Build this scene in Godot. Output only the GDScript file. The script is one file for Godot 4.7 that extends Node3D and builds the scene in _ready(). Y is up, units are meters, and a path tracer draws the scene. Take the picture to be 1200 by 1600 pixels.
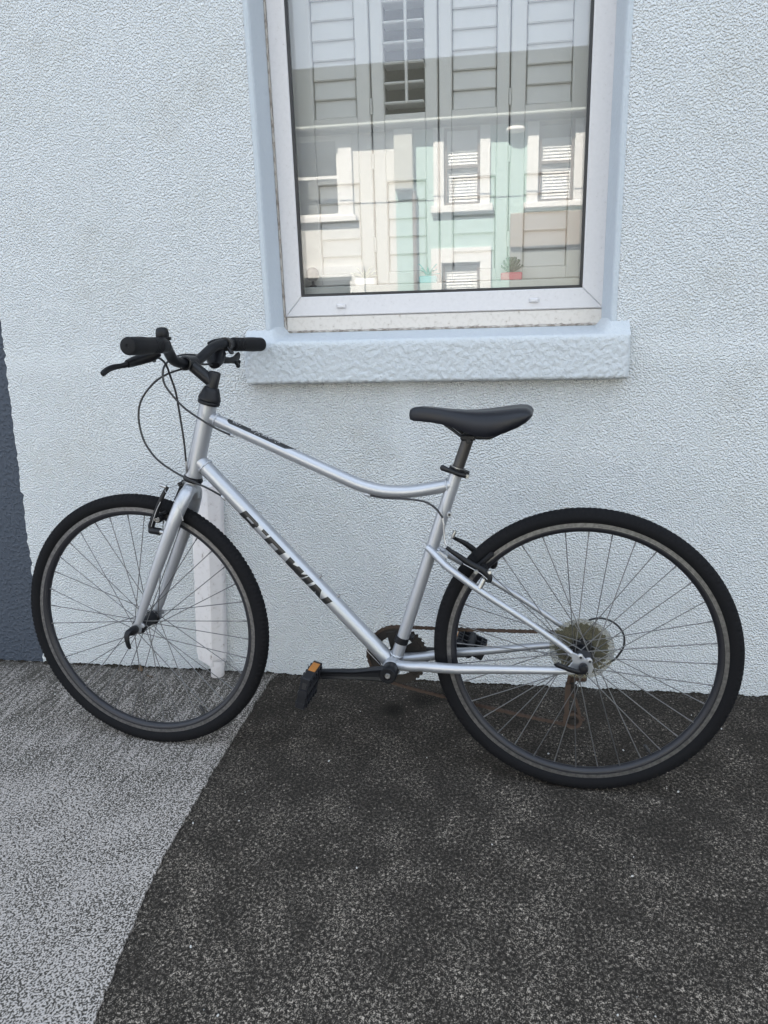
extends Node3D
# A silver city bike leaning on a pale blue roughcast wall under a window, seen from the footpath.

# ------------------------------------------------------------------ mesh builder
class MB:
	var v := PackedVector3Array()
	var n := PackedVector3Array()
	var uv := PackedVector2Array()

	func tri(a: Vector3, b: Vector3, c: Vector3, na: Vector3, nb: Vector3, nc: Vector3, ua := Vector2(), ub := Vector2(), uc := Vector2()) -> void:
		var cr := (b - a).cross(c - a)
		if cr.length_squared() < 1e-20:
			return
		v.append(a); n.append(na); uv.append(ua)
		if cr.dot(na + nb + nc) > 0.0:
			v.append(c); n.append(nc); uv.append(uc)
			v.append(b); n.append(nb); uv.append(ub)
		else:
			v.append(b); n.append(nb); uv.append(ub)
			v.append(c); n.append(nc); uv.append(uc)

	func quad(a: Vector3, b: Vector3, c: Vector3, d: Vector3, na: Vector3, nb: Vector3, nc: Vector3, nd: Vector3, ua := Vector2(), ub := Vector2(), uc := Vector2(), ud := Vector2()) -> void:
		tri(a, b, c, na, nb, nc, ua, ub, uc)
		tri(a, c, d, na, nc, nd, ua, uc, ud)

	func flat(a: Vector3, b: Vector3, c: Vector3, d: Vector3, out: Vector3) -> void:
		var f := (b - a).cross(c - a)
		if f.length_squared() < 1e-18:
			f = (c - a).cross(d - a)
		f = f.normalized()
		if f.dot(out) < 0.0:
			f = -f
		quad(a, b, c, d, f, f, f, f)

	# rows of points, smooth normals worked out from the grid; wrap joins the last column to the first
	func grid(rows: Array, wrap_u := false, wrap_v := false, uvs := Vector2(1, 1)) -> void:
		var nr := rows.size()
		var nc: int = rows[0].size()
		var nor := []
		for i in nr:
			var line := PackedVector3Array()
			for j in nc:
				var i0: int = (i - 1 + nr) % nr if wrap_v else maxi(i - 1, 0)
				var i1: int = (i + 1) % nr if wrap_v else mini(i + 1, nr - 1)
				var j0: int = (j - 1 + nc) % nc if wrap_u else maxi(j - 1, 0)
				var j1: int = (j + 1) % nc if wrap_u else mini(j + 1, nc - 1)
				var du: Vector3 = rows[i][j1] - rows[i][j0]
				var dv: Vector3 = rows[i1][j] - rows[i0][j]
				line.append(du.cross(dv).normalized())
			nor.append(line)
		for i in (nr if wrap_v else nr - 1):
			for j in (nc if wrap_u else nc - 1):
				var k := (i + 1) % nr
				var l := (j + 1) % nc
				var p := Vector2(float(j) / nc, float(i) / nr) * uvs
				var q := Vector2(float(j + 1) / nc, float(i + 1) / nr) * uvs
				quad(rows[i][j], rows[i][l], rows[k][l], rows[k][j], nor[i][j], nor[i][l], nor[k][l], nor[k][j], p, Vector2(q.x, p.y), q, Vector2(p.x, q.y))

	func tube(pts: Array, radii, seg := 10, caps := true, sq := Vector2(1, 1), up := Vector3.ZERO) -> void:
		var m := pts.size()
		var rings := []
		var fx := Vector3.ZERO
		for i in m:
			var t: Vector3 = (pts[mini(i + 1, m - 1)] - pts[maxi(i - 1, 0)]).normalized()
			if up != Vector3.ZERO:
				fx = (up - t * up.dot(t)).normalized()
			elif i == 0:
				fx = t.cross(Vector3(0.31, 0.9, 0.27)).normalized()
			else:
				fx = (fx - t * fx.dot(t)).normalized()
			var fy := t.cross(fx)
			var r: float = radii if radii is float else radii[0] if radii.size() == 1 else lerpf(radii[int(floor(float(i) / (m - 1) * (radii.size() - 1.0001)))], radii[int(floor(float(i) / (m - 1) * (radii.size() - 1.0001))) + 1], fposmod(float(i) / (m - 1) * (radii.size() - 1.0001), 1.0))
			var ring := []
			for k in seg:
				var a := TAU * k / seg
				var d := fx * cos(a) * sq.x + fy * sin(a) * sq.y
				var nn := (fx * cos(a) / sq.x + fy * sin(a) / sq.y).normalized()
				ring.append([pts[i] + d * r, nn])
			rings.append(ring)
		for i in m - 1:
			for k in seg:
				var l := (k + 1) % seg
				quad(rings[i][k][0], rings[i][l][0], rings[i + 1][l][0], rings[i + 1][k][0], rings[i][k][1], rings[i][l][1], rings[i + 1][l][1], rings[i + 1][k][1], Vector2(float(k) / seg, i), Vector2(float(k + 1) / seg, i), Vector2(float(k + 1) / seg, i + 1), Vector2(float(k) / seg, i + 1))
		if caps:
			for e in [0, m - 1]:
				var t: Vector3 = (pts[0] - pts[1]).normalized() if e == 0 else (pts[m - 1] - pts[m - 2]).normalized()
				for k in seg:
					tri(pts[e], rings[e][k][0], rings[e][(k + 1) % seg][0], t, t, t)

	# profile of (radius, height) turned round the y axis of xf
	func lathe(prof: Array, xf := Transform3D(), seg := 24, closed := false) -> void:
		var nb := xf.basis.inverse().transposed()
		var m := prof.size()
		var cnt := m if closed else m - 1
		var fn := []
		for i in cnt:
			var d: Vector2 = prof[(i + 1) % m] - prof[i]
			fn.append(Vector2(d.y, -d.x).normalized())
		for i in cnt:
			var a: Vector2 = prof[i]
			var b: Vector2 = prof[(i + 1) % m]
			var na: Vector2 = fn[i]
			var nbb: Vector2 = fn[i]
			if (i > 0 or closed) and fn[(i - 1 + cnt) % cnt].dot(fn[i]) > 0.75:
				na = (fn[i] + fn[(i - 1 + cnt) % cnt]).normalized()
			if (i < cnt - 1 or closed) and fn[(i + 1) % cnt].dot(fn[i]) > 0.75:
				nbb = (fn[i] + fn[(i + 1) % cnt]).normalized()
			for k in seg:
				var t0 := TAU * k / seg
				var t1 := TAU * (k + 1) / seg
				var c0 := Vector3(cos(t0), 0, sin(t0))
				var c1 := Vector3(cos(t1), 0, sin(t1))
				var y := Vector3.UP
				quad(xf * (c0 * a.x + y * a.y), xf * (c1 * a.x + y * a.y), xf * (c1 * b.x + y * b.y), xf * (c0 * b.x + y * b.y),
					(nb * (c0 * na.x + y * na.y)).normalized(), (nb * (c1 * na.x + y * na.y)).normalized(), (nb * (c1 * nbb.x + y * nbb.y)).normalized(), (nb * (c0 * nbb.x + y * nbb.y)).normalized())

	func box(xf: Transform3D, size: Vector3, bev := 0.0) -> void:
		var h := size * 0.5
		var b := minf(bev, minf(h.x, minf(h.y, h.z)) * 0.9)
		var o := xf.origin
		for ax in 3:
			for s in [-1.0, 1.0]:
				var u := (ax + 1) % 3
				var w := (ax + 2) % 3
				var c := []
				for q in [[-1, -1], [1, -1], [1, 1], [-1, 1]]:
					var p := Vector3.ZERO
					p[ax] = s * h[ax]
					p[u] = q[0] * (h[u] - b)
					p[w] = q[1] * (h[w] - b)
					c.append(xf * p)
				var out := Vector3.ZERO
				out[ax] = s
				flat(c[0], c[1], c[2], c[3], xf.basis * out)
		if b <= 0.0:
			return
		for ax in 3:
			var u := (ax + 1) % 3
			var w := (ax + 2) % 3
			for su in [-1.0, 1.0]:
				for sw in [-1.0, 1.0]:
					var c := []
					for q in [[-1, 0], [1, 0], [1, 1], [-1, 1]]:
						var p := Vector3.ZERO
						p[ax] = q[0] * (h[ax] - b)
						p[u] = su * (h[u] - (b if q[1] == 0 else 0.0))
						p[w] = sw * (h[w] - (0.0 if q[1] == 0 else b))
						c.append(xf * p)
					var out := Vector3.ZERO
					out[u] = su
					out[w] = sw
					flat(c[0], c[1], c[2], c[3], xf.basis * out)
		for sx in [-1.0, 1.0]:
			for sy in [-1.0, 1.0]:
				for sz in [-1.0, 1.0]:
					var s := Vector3(sx, sy, sz)
					var a := xf * (s * Vector3(h.x, h.y - b, h.z - b))
					var bb := xf * (s * Vector3(h.x - b, h.y, h.z - b))
					var c := xf * (s * Vector3(h.x - b, h.y - b, h.z))
					var nn := (xf.basis * s).normalized()
					tri(a, bb, c, nn, nn, nn)

	func abox(lo: Vector3, hi: Vector3, bev := 0.0) -> void:
		box(Transform3D(Basis(), (lo + hi) * 0.5), hi - lo, bev)

	# polygon in the xy plane of xf, from z0 to z1; b chamfers the rim of both faces
	func prism(poly: PackedVector2Array, z0: float, z1: float, xf := Transform3D(), b := 0.0, uvscale := 1.0) -> void:
		var inner := poly
		if b > 0.0:
			var off := Geometry2D.offset_polygon(poly, -b, Geometry2D.JOIN_MITER)
			if off.size() == 1 and off[0].size() == poly.size():
				var best := 0
				for i in poly.size():
					if off[0][i].distance_to(poly[0]) < off[0][best].distance_to(poly[0]):
						best = i
				inner = PackedVector2Array()
				for i in poly.size():
					inner.append(off[0][(best + i) % poly.size()])
				if inner.size() > 2 and inner[1].distance_to(poly[1]) > inner[inner.size() - 1].distance_to(poly[1]):
					b = 0.0
					inner = poly
			else:
				b = 0.0
		var ix := Geometry2D.triangulate_polygon(inner)
		for z in [z0, z1]:
			var nn := (xf.basis * Vector3(0, 0, 1 if z == z1 else -1)).normalized()
			for i in range(0, ix.size(), 3):
				var p: Array = [inner[ix[i]], inner[ix[i + 1]], inner[ix[i + 2]]]
				tri(xf * Vector3(p[0].x, p[0].y, z), xf * Vector3(p[1].x, p[1].y, z), xf * Vector3(p[2].x, p[2].y, z), nn, nn, nn, p[0] * uvscale, p[1] * uvscale, p[2] * uvscale)
		var area := 0.0
		var m := poly.size()
		for i in m:
			area += poly[i].cross(poly[(i + 1) % m])
		var sg := signf(area)
		for i in m:
			var j := (i + 1) % m
			var d := (poly[j] - poly[i]).normalized()
			var out := xf.basis * (Vector3(d.y, -d.x, 0) * sg)
			flat(xf * Vector3(poly[i].x, poly[i].y, z0 + b), xf * Vector3(poly[j].x, poly[j].y, z0 + b), xf * Vector3(poly[j].x, poly[j].y, z1 - b), xf * Vector3(poly[i].x, poly[i].y, z1 - b), out)
			if b > 0.0:
				for e in [[z0, z0 + b, -1.0], [z1, z1 - b, 1.0]]:
					flat(xf * Vector3(inner[i].x, inner[i].y, e[0]), xf * Vector3(inner[j].x, inner[j].y, e[0]), xf * Vector3(poly[j].x, poly[j].y, e[1]), xf * Vector3(poly[i].x, poly[i].y, e[1]), out + xf.basis * Vector3(0, 0, e[2]))

	func ball(c: Vector3, r: Vector3, seg := 14) -> void:
		var prof := []
		for i in seg / 2 + 1:
			var a := -PI / 2 + PI * i / (seg / 2)
			prof.append(Vector2(maxf(cos(a), 0.0), sin(a)))
		lathe(prof, Transform3D(Basis.from_scale(r), c), seg)

	func mesh() -> ArrayMesh:
		var arr := []
		arr.resize(Mesh.ARRAY_MAX)
		# weld equal corners so that a mesh is one connected shell
		var ids := {}
		var vv := PackedVector3Array()
		var nn := PackedVector3Array()
		var uu := PackedVector2Array()
		var idx := PackedInt32Array()
		for i in v.size():
			var key := [v[i].snapped(Vector3.ONE * 2e-6), n[i].snapped(Vector3.ONE * 1e-3), uv[i]]
			var at = ids.get(key)
			if at == null:
				at = vv.size()
				ids[key] = at
				vv.append(v[i]); nn.append(n[i]); uu.append(uv[i])
			idx.append(at)
		arr[Mesh.ARRAY_VERTEX] = vv
		arr[Mesh.ARRAY_NORMAL] = nn
		arr[Mesh.ARRAY_TEX_UV] = uu
		arr[Mesh.ARRAY_INDEX] = idx
		var m := ArrayMesh.new()
		m.add_surface_from_arrays(Mesh.PRIMITIVE_TRIANGLES, arr)
		return m

# ------------------------------------------------------------------ helpers
var M := {}
var rng := RandomNumberGenerator.new()

func V(x: float, y: float, z: float) -> Vector3:
	return Vector3(x, y, z)

func spline(p: Array, sub := 5) -> Array:
	var out := []
	for i in p.size() - 1:
		var a: Vector3 = p[maxi(i - 1, 0)]
		var b: Vector3 = p[i]
		var c: Vector3 = p[i + 1]
		var d: Vector3 = p[mini(i + 2, p.size() - 1)]
		for k in sub:
			out.append(b.cubic_interpolate(c, a, d, float(k) / sub))
	out.append(p[p.size() - 1])
	return out

# a transform at o whose y axis is the given axis
func along(o: Vector3, axis: Vector3, hint := Vector3(0, 0, 1)) -> Transform3D:
	var y := axis.normalized()
	var x := y.cross(hint)
	if x.length() < 0.01:
		x = y.cross(Vector3.RIGHT)
	x = x.normalized()
	return Transform3D(Basis(x, y, x.cross(y)), o)

func build(called: String, mb: MB, m: Material, parent: Node3D = self, at := Vector3.ZERO) -> MeshInstance3D:
	var o := MeshInstance3D.new()
	o.name = called
	o.mesh = mb.mesh()
	o.material_override = null
	o.mesh.surface_set_material(0, m)
	o.position = at
	parent.add_child(o, true)
	return o

func copy_part(o: MeshInstance3D, xf: Transform3D) -> MeshInstance3D:
	var c: MeshInstance3D = o.duplicate()
	c.name = o.name
	o.get_parent().add_child(c, true)
	c.transform = xf
	return c

func node(called: String, parent: Node3D = self, at := Vector3.ZERO) -> Node3D:
	var o := Node3D.new()
	o.name = called
	o.position = at
	parent.add_child(o, true)
	return o

func tag(o: Node, label: String, category := "", group := "") -> Node:
	o.set_meta("label", label)
	if category: o.set_meta("category", category)
	if group: o.set_meta("group", group)
	return o

func structure(o: Node, label := "") -> Node:
	o.set_meta("kind", "structure")
	if label: o.set_meta("label", label)
	return o

func lin(r: float, g: float, b: float) -> Color:
	return Color(r, g, b).linear_to_srgb()

func mat(called: String, c: Color, rough := 0.6, metal := 0.0) -> StandardMaterial3D:
	var m := StandardMaterial3D.new()
	m.resource_name = called
	m.albedo_color = c
	m.roughness = rough
	m.metallic = metal
	M[called] = m
	return m

func noise(kind: int, freq: float, seed_: int, octaves := 1, gain := 0.5, lac := 2.0) -> FastNoiseLite:
	var f := FastNoiseLite.new()
	f.noise_type = kind
	f.frequency = freq
	f.seed = seed_
	f.fractal_type = FastNoiseLite.FRACTAL_NONE if octaves == 1 else FastNoiseLite.FRACTAL_FBM
	f.fractal_octaves = octaves
	f.fractal_gain = gain
	f.fractal_lacunarity = lac
	return f

func ramp(stops: Array) -> Gradient:
	var g := Gradient.new()
	var o := PackedFloat32Array()
	var c := PackedColorArray()
	for s in stops:
		o.append(s[0])
		c.append(s[1] if s[1] is Color else Color(s[1], s[1], s[1]))
	g.offsets = o
	g.colors = c
	return g

func noise_tex(f: FastNoiseLite, size: int, stops: Array) -> NoiseTexture2D:
	var t := NoiseTexture2D.new()
	t.width = size
	t.height = size
	t.seamless = true
	t.seamless_blend_skirt = 0.08
	t.noise = f
	t.color_ramp = ramp(stops)
	return t

func triplanar(m: StandardMaterial3D, scale: float) -> void:
	m.uv1_triplanar = true
	m.uv1_world_triplanar = true
	m.uv1_triplanar_sharpness = 8.0
	m.uv1_scale = Vector3.ONE * scale

func relief(m: StandardMaterial3D, t: Texture2D, cm: float) -> void:
	m.heightmap_enabled = true
	m.heightmap_texture = t
	m.heightmap_scale = cm

func nbytes(f: FastNoiseLite, w: int, h: int, normalize := true) -> PackedByteArray:
	var im := f.get_image(w, h, false, false, normalize)
	if im.get_format() != Image.FORMAT_L8:
		im.convert(Image.FORMAT_L8)
	return im.get_data()

# ------------------------------------------------------------------ materials
const GS := 1536        # ground textures: 1536 pixels over 1.6 m
const GM := 1.6

func ground_textures() -> void:
	var S := FastNoiseLite.TYPE_SIMPLEX_SMOOTH
	# asphalt: dark binder, grey grit, pale chips, worn patches
	var fine := nbytes(noise(S, 0.30, 11, 2), GS, GS)
	var mid := nbytes(noise(S, 0.11, 12, 2), GS, GS)
	var big := nbytes(noise(S, 0.006, 13, 3), GS, GS)
	var cf := noise(FastNoiseLite.TYPE_CELLULAR, 0.15, 14)
	cf.cellular_return_type = FastNoiseLite.RETURN_CELL_VALUE
	var cell := nbytes(cf, GS, GS)
	var cd := noise(FastNoiseLite.TYPE_CELLULAR, 0.15, 14)
	cd.cellular_return_type = FastNoiseLite.RETURN_DISTANCE
	var dist := nbytes(cd, GS, GS)
	var col := PackedByteArray()
	col.resize(GS * GS * 3)
	var hgt := PackedByteArray()
	hgt.resize(GS * GS)
	for i in GS * GS:
		var vv := float(i / GS) / GS * GM
		var b := big[i] / 255.0
		var f := fine[i] / 255.0
		var m := mid[i] / 255.0
		var a := 0.015 + 0.020 * m
		# nearer the street the binder is worn and the grit shows
		var c0 := cell[i] / 255.0
		var worn := clampf(0.25 + (vv - 0.25) * 0.60 + (b - 0.5) * 1.0, 0.04, 1.0)
		var grit := clampf((f * 0.62 + m * 0.38 - 0.602 + 0.088 * worn) * 11.0, 0.0, 1.0)
		a += grit * (0.050 + 0.195 * worn) * (0.45 + 1.1 * c0)
		var c := cell[i] / 255.0
		var d := dist[i] / 255.0
		if c > 0.94 and d < 0.30:
			a = lerpf(a, 0.10 + (c - 0.94) * 4.5 * (0.4 + worn), clampf((0.30 - d) * 9.0, 0.0, 1.0))
		elif c < 0.10 and d < 0.34:
			a = lerpf(a, 0.05, clampf((0.34 - d) * 8.0, 0.0, 1.0))
		# old oil drips under the chain
		var sx := fposmod(float(i % GS) / GS * GM + 0.25, GM)
		for q in [[0.0, 0.10, 0.05], [0.07, 0.075, 0.035], [-0.09, 0.17, 0.03]]:
			var rr: float = Vector2(wrapf(sx - 0.055 - q[0], -0.8, 0.8), vv - q[1]).length() / q[2]
			if rr < 2.0:
				a *= 1.0 - 0.6 * smoothstep(0.40, 0.75, m * 0.7 + 0.55 - rr * 0.35)
		var s := pow(maxf(a, 0.004), 1.0 / 2.2) * 255.0
		col[i * 3] = int(clampf(s * 1.0, 0, 255))
		col[i * 3 + 1] = int(clampf(s * 0.93, 0, 255))
		col[i * 3 + 2] = int(clampf(s * 0.85, 0, 255))
		hgt[i] = int(clampf(70.0 + 70.0 * f + 70.0 * m + (40.0 if c > 0.9 and d < 0.3 else 0.0), 0, 255))
	var am := mat("asphalt", Color.WHITE, 0.95)
	am.metallic_specular = 0.12
	am.albedo_texture = ImageTexture.create_from_image(Image.create_from_data(GS, GS, false, Image.FORMAT_RGB8, col))
	relief(am, ImageTexture.create_from_image(Image.create_from_data(GS, GS, false, Image.FORMAT_L8, hgt)), 0.22)
	# concrete: pale cement skin brushed across the footpath, worn through to darker stone
	var sn := noise(S, 0.055, 21, 3, 0.6)
	var streak := sn.get_image(GS, GS / 10)
	streak.convert(Image.FORMAT_L8)
	streak.resize(GS, GS, Image.INTERPOLATE_CUBIC)
	var st := streak.get_data()
	fine = nbytes(noise(S, 0.20, 22, 2), GS, GS)
	mid = nbytes(noise(S, 0.085, 23, 2), GS, GS)
	big = nbytes(noise(S, 0.0055, 24, 3), GS, GS)
	for i in GS * GS:
		var vv := float(i / GS) / GS * GM
		var uu := float(i % GS) / GS * GM
		var b := big[i] / 255.0
		var f := fine[i] / 255.0
		var m := mid[i] / 255.0
		var s0 := st[i] / 255.0
		# worn share: heavy by the wall and where the wheel track runs
		var wear := 0.575 - clampf((vv - 0.12) * 0.16, -0.05, 0.10) + (b - 0.5) * 0.12
		var stripes := 0.38 - clampf((vv - 0.1) * 0.55, 0.0, 0.42)
		var skin := f * 0.62 + m * 0.26 + (s0 - 0.5) * stripes * 0.9 + 0.06
		var k := clampf((skin - wear) * 7.5 + 0.5, 0.0, 1.0)
		var dark := 0.030 + 0.040 * m + 0.03 * f
		var pale := 0.30 + 0.16 * f + 0.05 * b
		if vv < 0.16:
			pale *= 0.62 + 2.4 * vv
		var a := lerpf(dark, pale, k)
		var s := pow(maxf(a, 0.004), 1.0 / 2.2) * 255.0
		col[i * 3] = int(clampf(s * 1.0, 0, 255))
		col[i * 3 + 1] = int(clampf(s * 0.955, 0, 255))
		col[i * 3 + 2] = int(clampf(s * lerpf(0.89, 0.92, k), 0, 255))
		hgt[i] = int(clampf(60.0 + 90.0 * k + 60.0 * f, 0, 255))
	var cm := mat("concrete", Color.WHITE, 0.95)
	cm.metallic_specular = 0.15
	cm.albedo_texture = ImageTexture.create_from_image(Image.create_from_data(GS, GS, false, Image.FORMAT_RGB8, col))
	relief(cm, ImageTexture.create_from_image(Image.create_from_data(GS, GS, false, Image.FORMAT_L8, hgt)), 0.20)

func materials() -> void:
	var S := FastNoiseLite.TYPE_SIMPLEX_SMOOTH
	# roughcast: 2048 pixels over 1.6 m
	var rf := noise(S, 0.165, 3, 2, 0.7, 1.8)
	var rough_t := noise_tex(rf, 2048, [[0.0, 0.0], [0.3, 0.15], [0.5, 0.5], [0.75, 0.95], [1.0, 1.0]])
	var speck := noise_tex(noise(S, 0.006, 8, 6, 0.62), 1024, [[0.0, Color(0.95, 0.945, 0.935)], [0.3, Color(0.985, 0.985, 0.982)], [0.5, Color(0.99, 0.99, 0.99)], [1.0, Color.WHITE]])
	var pale := mat("pale_blue_roughcast", lin(0.565, 0.585, 0.597), 0.85)
	pale.albedo_texture = speck
	relief(pale, rough_t, 0.54)
	triplanar(pale, 1.0 / 2.4)
	pale.uv1_offset = V(0.646, 0.042, 0.0)
	var smooth := mat("pale_blue_render", lin(0.41, 0.445, 0.48), 0.8)
	var st := noise_tex(noise(S, 0.03, 5, 4), 1024, [[0.0, 0.0], [1.0, 1.0]])
	relief(smooth, st, 0.12)
	triplanar(smooth, 2.0)
	var sill := mat("sill_paint", lin(0.44, 0.465, 0.487), 0.85)
	relief(sill, noise_tex(noise(S, 0.034, 6, 4, 0.6), 1024, [[0.0, 0.0], [0.4, 0.2], [0.6, 0.75], [1.0, 1.0]]), 0.16)
	triplanar(sill, 1.6)
	var dark := mat("slate_blue_roughcast", lin(0.036, 0.046, 0.064), 0.7)
	relief(dark, noise_tex(noise(S, 0.05, 7, 3), 1024, [[0.0, 0.1], [0.55, 0.3], [0.72, 0.9], [1.0, 1.0]]), 0.3)
	triplanar(dark, 1.25)
	var grime := noise_tex(noise(S, 0.018, 9, 5, 0.6), 1024, [[0.0, Color(0.5, 0.46, 0.42)], [0.10, Color(0.8, 0.78, 0.75)], [0.20, Color(0.95, 0.945, 0.94)], [0.5, Color.WHITE], [1.0, Color.WHITE]])
	var upvc := mat("white_plastic", lin(0.56, 0.545, 0.555), 0.45)
	upvc.albedo_texture = noise_tex(noise(S, 0.03, 19, 5, 0.65), 1024, [[0.0, Color(0.7, 0.68, 0.66)], [0.06, Color(0.85, 0.84, 0.83)], [0.22, Color(0.97, 0.97, 0.97)], [1.0, Color.WHITE]])
	triplanar(upvc, 2.2)
	var old := mat("weathered_white_paint", lin(0.54, 0.505, 0.47), 0.6)
	old.albedo_texture = grime
	triplanar(old, 3.0)
	var seal := mat("grimy_sealant", lin(0.42, 0.40, 0.38), 0.8)
	seal.albedo_texture = noise_tex(noise(S, 0.012, 29, 5, 0.6), 512, [[0.0, Color(0.5, 0.46, 0.43)], [0.35, Color(0.72, 0.69, 0.66)], [0.6, Color(0.95, 0.94, 0.92)], [1.0, Color.WHITE]])
	relief(seal, seal.albedo_texture, 0.3)
	triplanar(seal, 4.0)
	var pipe := mat("dirty_white_pipe", lin(0.63, 0.60, 0.595), 0.45)
	pipe.albedo_texture = noise_tex(noise(S, 0.011, 31, 6, 0.62), 1024, [[0.0, Color(0.35, 0.33, 0.31)], [0.10, Color(0.75, 0.73, 0.71)], [0.22, Color(0.95, 0.945, 0.94)], [0.4, Color(0.99, 0.99, 0.99)], [1.0, Color.WHITE]])
	triplanar(pipe, 3.0)
	mat("gasket_black", lin(0.012, 0.012, 0.014), 0.5)
	mat("groove_grey", lin(0.12, 0.115, 0.11), 0.8)
	var glass := mat("glass", Color(1, 1, 1, 0.004), 0.0)
	glass.transparency = BaseMaterial3D.TRANSPARENCY_ALPHA
	mat("shutter_white", lin(0.34, 0.345, 0.335), 0.45)
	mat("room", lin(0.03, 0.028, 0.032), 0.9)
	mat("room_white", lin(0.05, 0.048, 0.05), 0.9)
	mat("ledge_paint", lin(0.30, 0.31, 0.29), 0.6)
	# bicycle
	var silver := mat("silver_paint", lin(0.37, 0.38, 0.405), 0.40, 0.66)
	silver.clearcoat_enabled = true
	silver.clearcoat = 0.4
	silver.clearcoat_roughness = 0.22
	var weld := mat("silver_weld", lin(0.46, 0.475, 0.505), 0.5, 0.62)
	relief(weld, st, 0.05)
	triplanar(weld, 20.0)
	mat("black_paint", lin(0.006, 0.006, 0.0075), 0.40).metallic_specular = 0.4
	mat("black_satin", lin(0.006, 0.0063, 0.008), 0.42).metallic_specular = 0.35
	mat("black_print", lin(0.008, 0.008, 0.009), 0.4)
	mat("print_grey", lin(0.42, 0.42, 0.43), 0.5)
	var rubber := mat("tyre_rubber", lin(0.0075, 0.0075, 0.0085), 0.78)
	rubber.metallic_specular = 0.22
	relief(rubber, noise_tex(noise(S, 0.08, 41, 3), 512, [[0.0, 0.0], [1.0, 1.0]]), 0.03)
	triplanar(rubber, 8.0)
	mat("grip_rubber", lin(0.008, 0.008, 0.0092), 0.6).metallic_specular = 0.3
	var sad := mat("saddle_vinyl", lin(0.007, 0.0075, 0.011), 0.36)
	sad.metallic_specular = 0.4
	relief(sad, noise_tex(noise(S, 0.12, 42, 2), 512, [[0.0, 0.0], [1.0, 1.0]]), 0.012)
	triplanar(sad, 9.0)
	mat("alloy", lin(0.36, 0.355, 0.35), 0.34, 0.9)
	var track := mat("brake_track_alloy", lin(0.20, 0.195, 0.195), 0.42, 0.8)
	track.albedo_texture = noise_tex(noise(S, 0.03, 43, 3), 512, [[0.0, 0.72], [1.0, 1.0]])
	triplanar(track, 5.0)
	mat("steel_spoke", lin(0.16, 0.16, 0.165), 0.42, 0.8)
	mat("black_anodised", lin(0.012, 0.012, 0.016), 0.45, 0.2)
	var rust := mat("rusty_steel", lin(0.040, 0.027, 0.019), 0.85, 0.1)
	rust.albedo_texture = noise_tex(noise(S, 0.05, 44, 4, 0.6), 512, [[0.0, Color(0.35, 0.3, 0.3)], [0.5, Color(0.8, 0.75, 0.72)], [1.0, Color(1, 0.95, 0.9)]])
	triplanar(rust, 12.0)
	mat("rusty_black", lin(0.012, 0.009, 0.007), 0.8, 0.1)
	mat("chain_rust", lin(0.046, 0.028, 0.019), 0.8, 0.1)
	mat("chainring_black", lin(0.016, 0.012, 0.0095), 0.75, 0.1)
	mat("cable_black", lin(0.013, 0.013, 0.015), 0.45)
	mat("inner_cable", lin(0.45, 0.45, 0.46), 0.35, 0.9)
	mat("post_grey", lin(0.05, 0.047, 0.045), 0.42, 0.6)
	mat("pedal_plastic", lin(0.009, 0.0095, 0.012), 0.5).metallic_specular = 0.35
	var amber := mat("amber_reflector", lin(0.36, 0.13, 0.012), 0.3)
	relief(amber, noise_tex(noise(FastNoiseLite.TYPE_CELLULAR, 0.1, 45), 256, [[0.0, 0.0], [1.0, 1.0]]), 0.05)
	triplanar(amber, 20.0)
	var prot := mat("yellowed_plastic", Color(0.42, 0.405, 0.33, 0.36), 0.4)
	prot.transparency = BaseMaterial3D.TRANSPARENCY_ALPHA
	# plants
	mat("red_pot", lin(0.36, 0.012, 0.05), 0.4)
	mat("succulent_green", lin(0.018, 0.05, 0.028), 0.5)
	mat("teal_pot", lin(0.10, 0.30, 0.32), 0.5)
	mat("teal_leaf", lin(0.09, 0.28, 0.26), 0.5)
	mat("white_pot", lin(0.68, 0.66, 0.62), 0.5)
	mat("pale_leaf", lin(0.55, 0.56, 0.48), 0.55)
	mat("dark_brown", lin(0.035, 0.028, 0.03), 0.4)
	mat("dry_leaf", lin(0.12, 0.075, 0.04), 0.8)
	mat("twig_bark", lin(0.085, 0.06, 0.04), 0.9)
	mat("crumb", lin(0.06, 0.054, 0.047), 0.9)
	mat("soil", lin(0.024, 0.021, 0.017), 0.95).metallic_specular = 0.15
	mat("crumb_pale", lin(0.42, 0.41, 0.39), 0.85)
	# across the street
	mat("white_facade", lin(0.62, 0.615, 0.59), 0.8)
	mat("mint_facade", lin(0.36, 0.50, 0.475), 0.8)
	mat("grey_facade", lin(0.42, 0.43, 0.40), 0.8)
	mat("facade_white", lin(0.68, 0.68, 0.67), 0.6)
	mat("blind_white", lin(0.85, 0.86, 0.86), 0.6)
	mat("shop_grey", lin(0.20, 0.21, 0.19), 0.7)
	mat("slate_roof", lin(0.042, 0.045, 0.039), 0.85).metallic_specular = 0.2
	mat("gutter_white", lin(0.30, 0.32, 0.30), 0.6)
	mat("brown_frame", lin(0.16, 0.135, 0.12), 0.5)
	mat("far_room", lin(0.16, 0.17, 0.17), 0.8)
	mat("oak_fascia", lin(0.27, 0.235, 0.195), 0.6)
	mat("road_asphalt", lin(0.055, 0.055, 0.056), 0.85)
	mat("far_ground", lin(0.10, 0.10, 0.09), 0.95)
	ground_textures()

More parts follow.
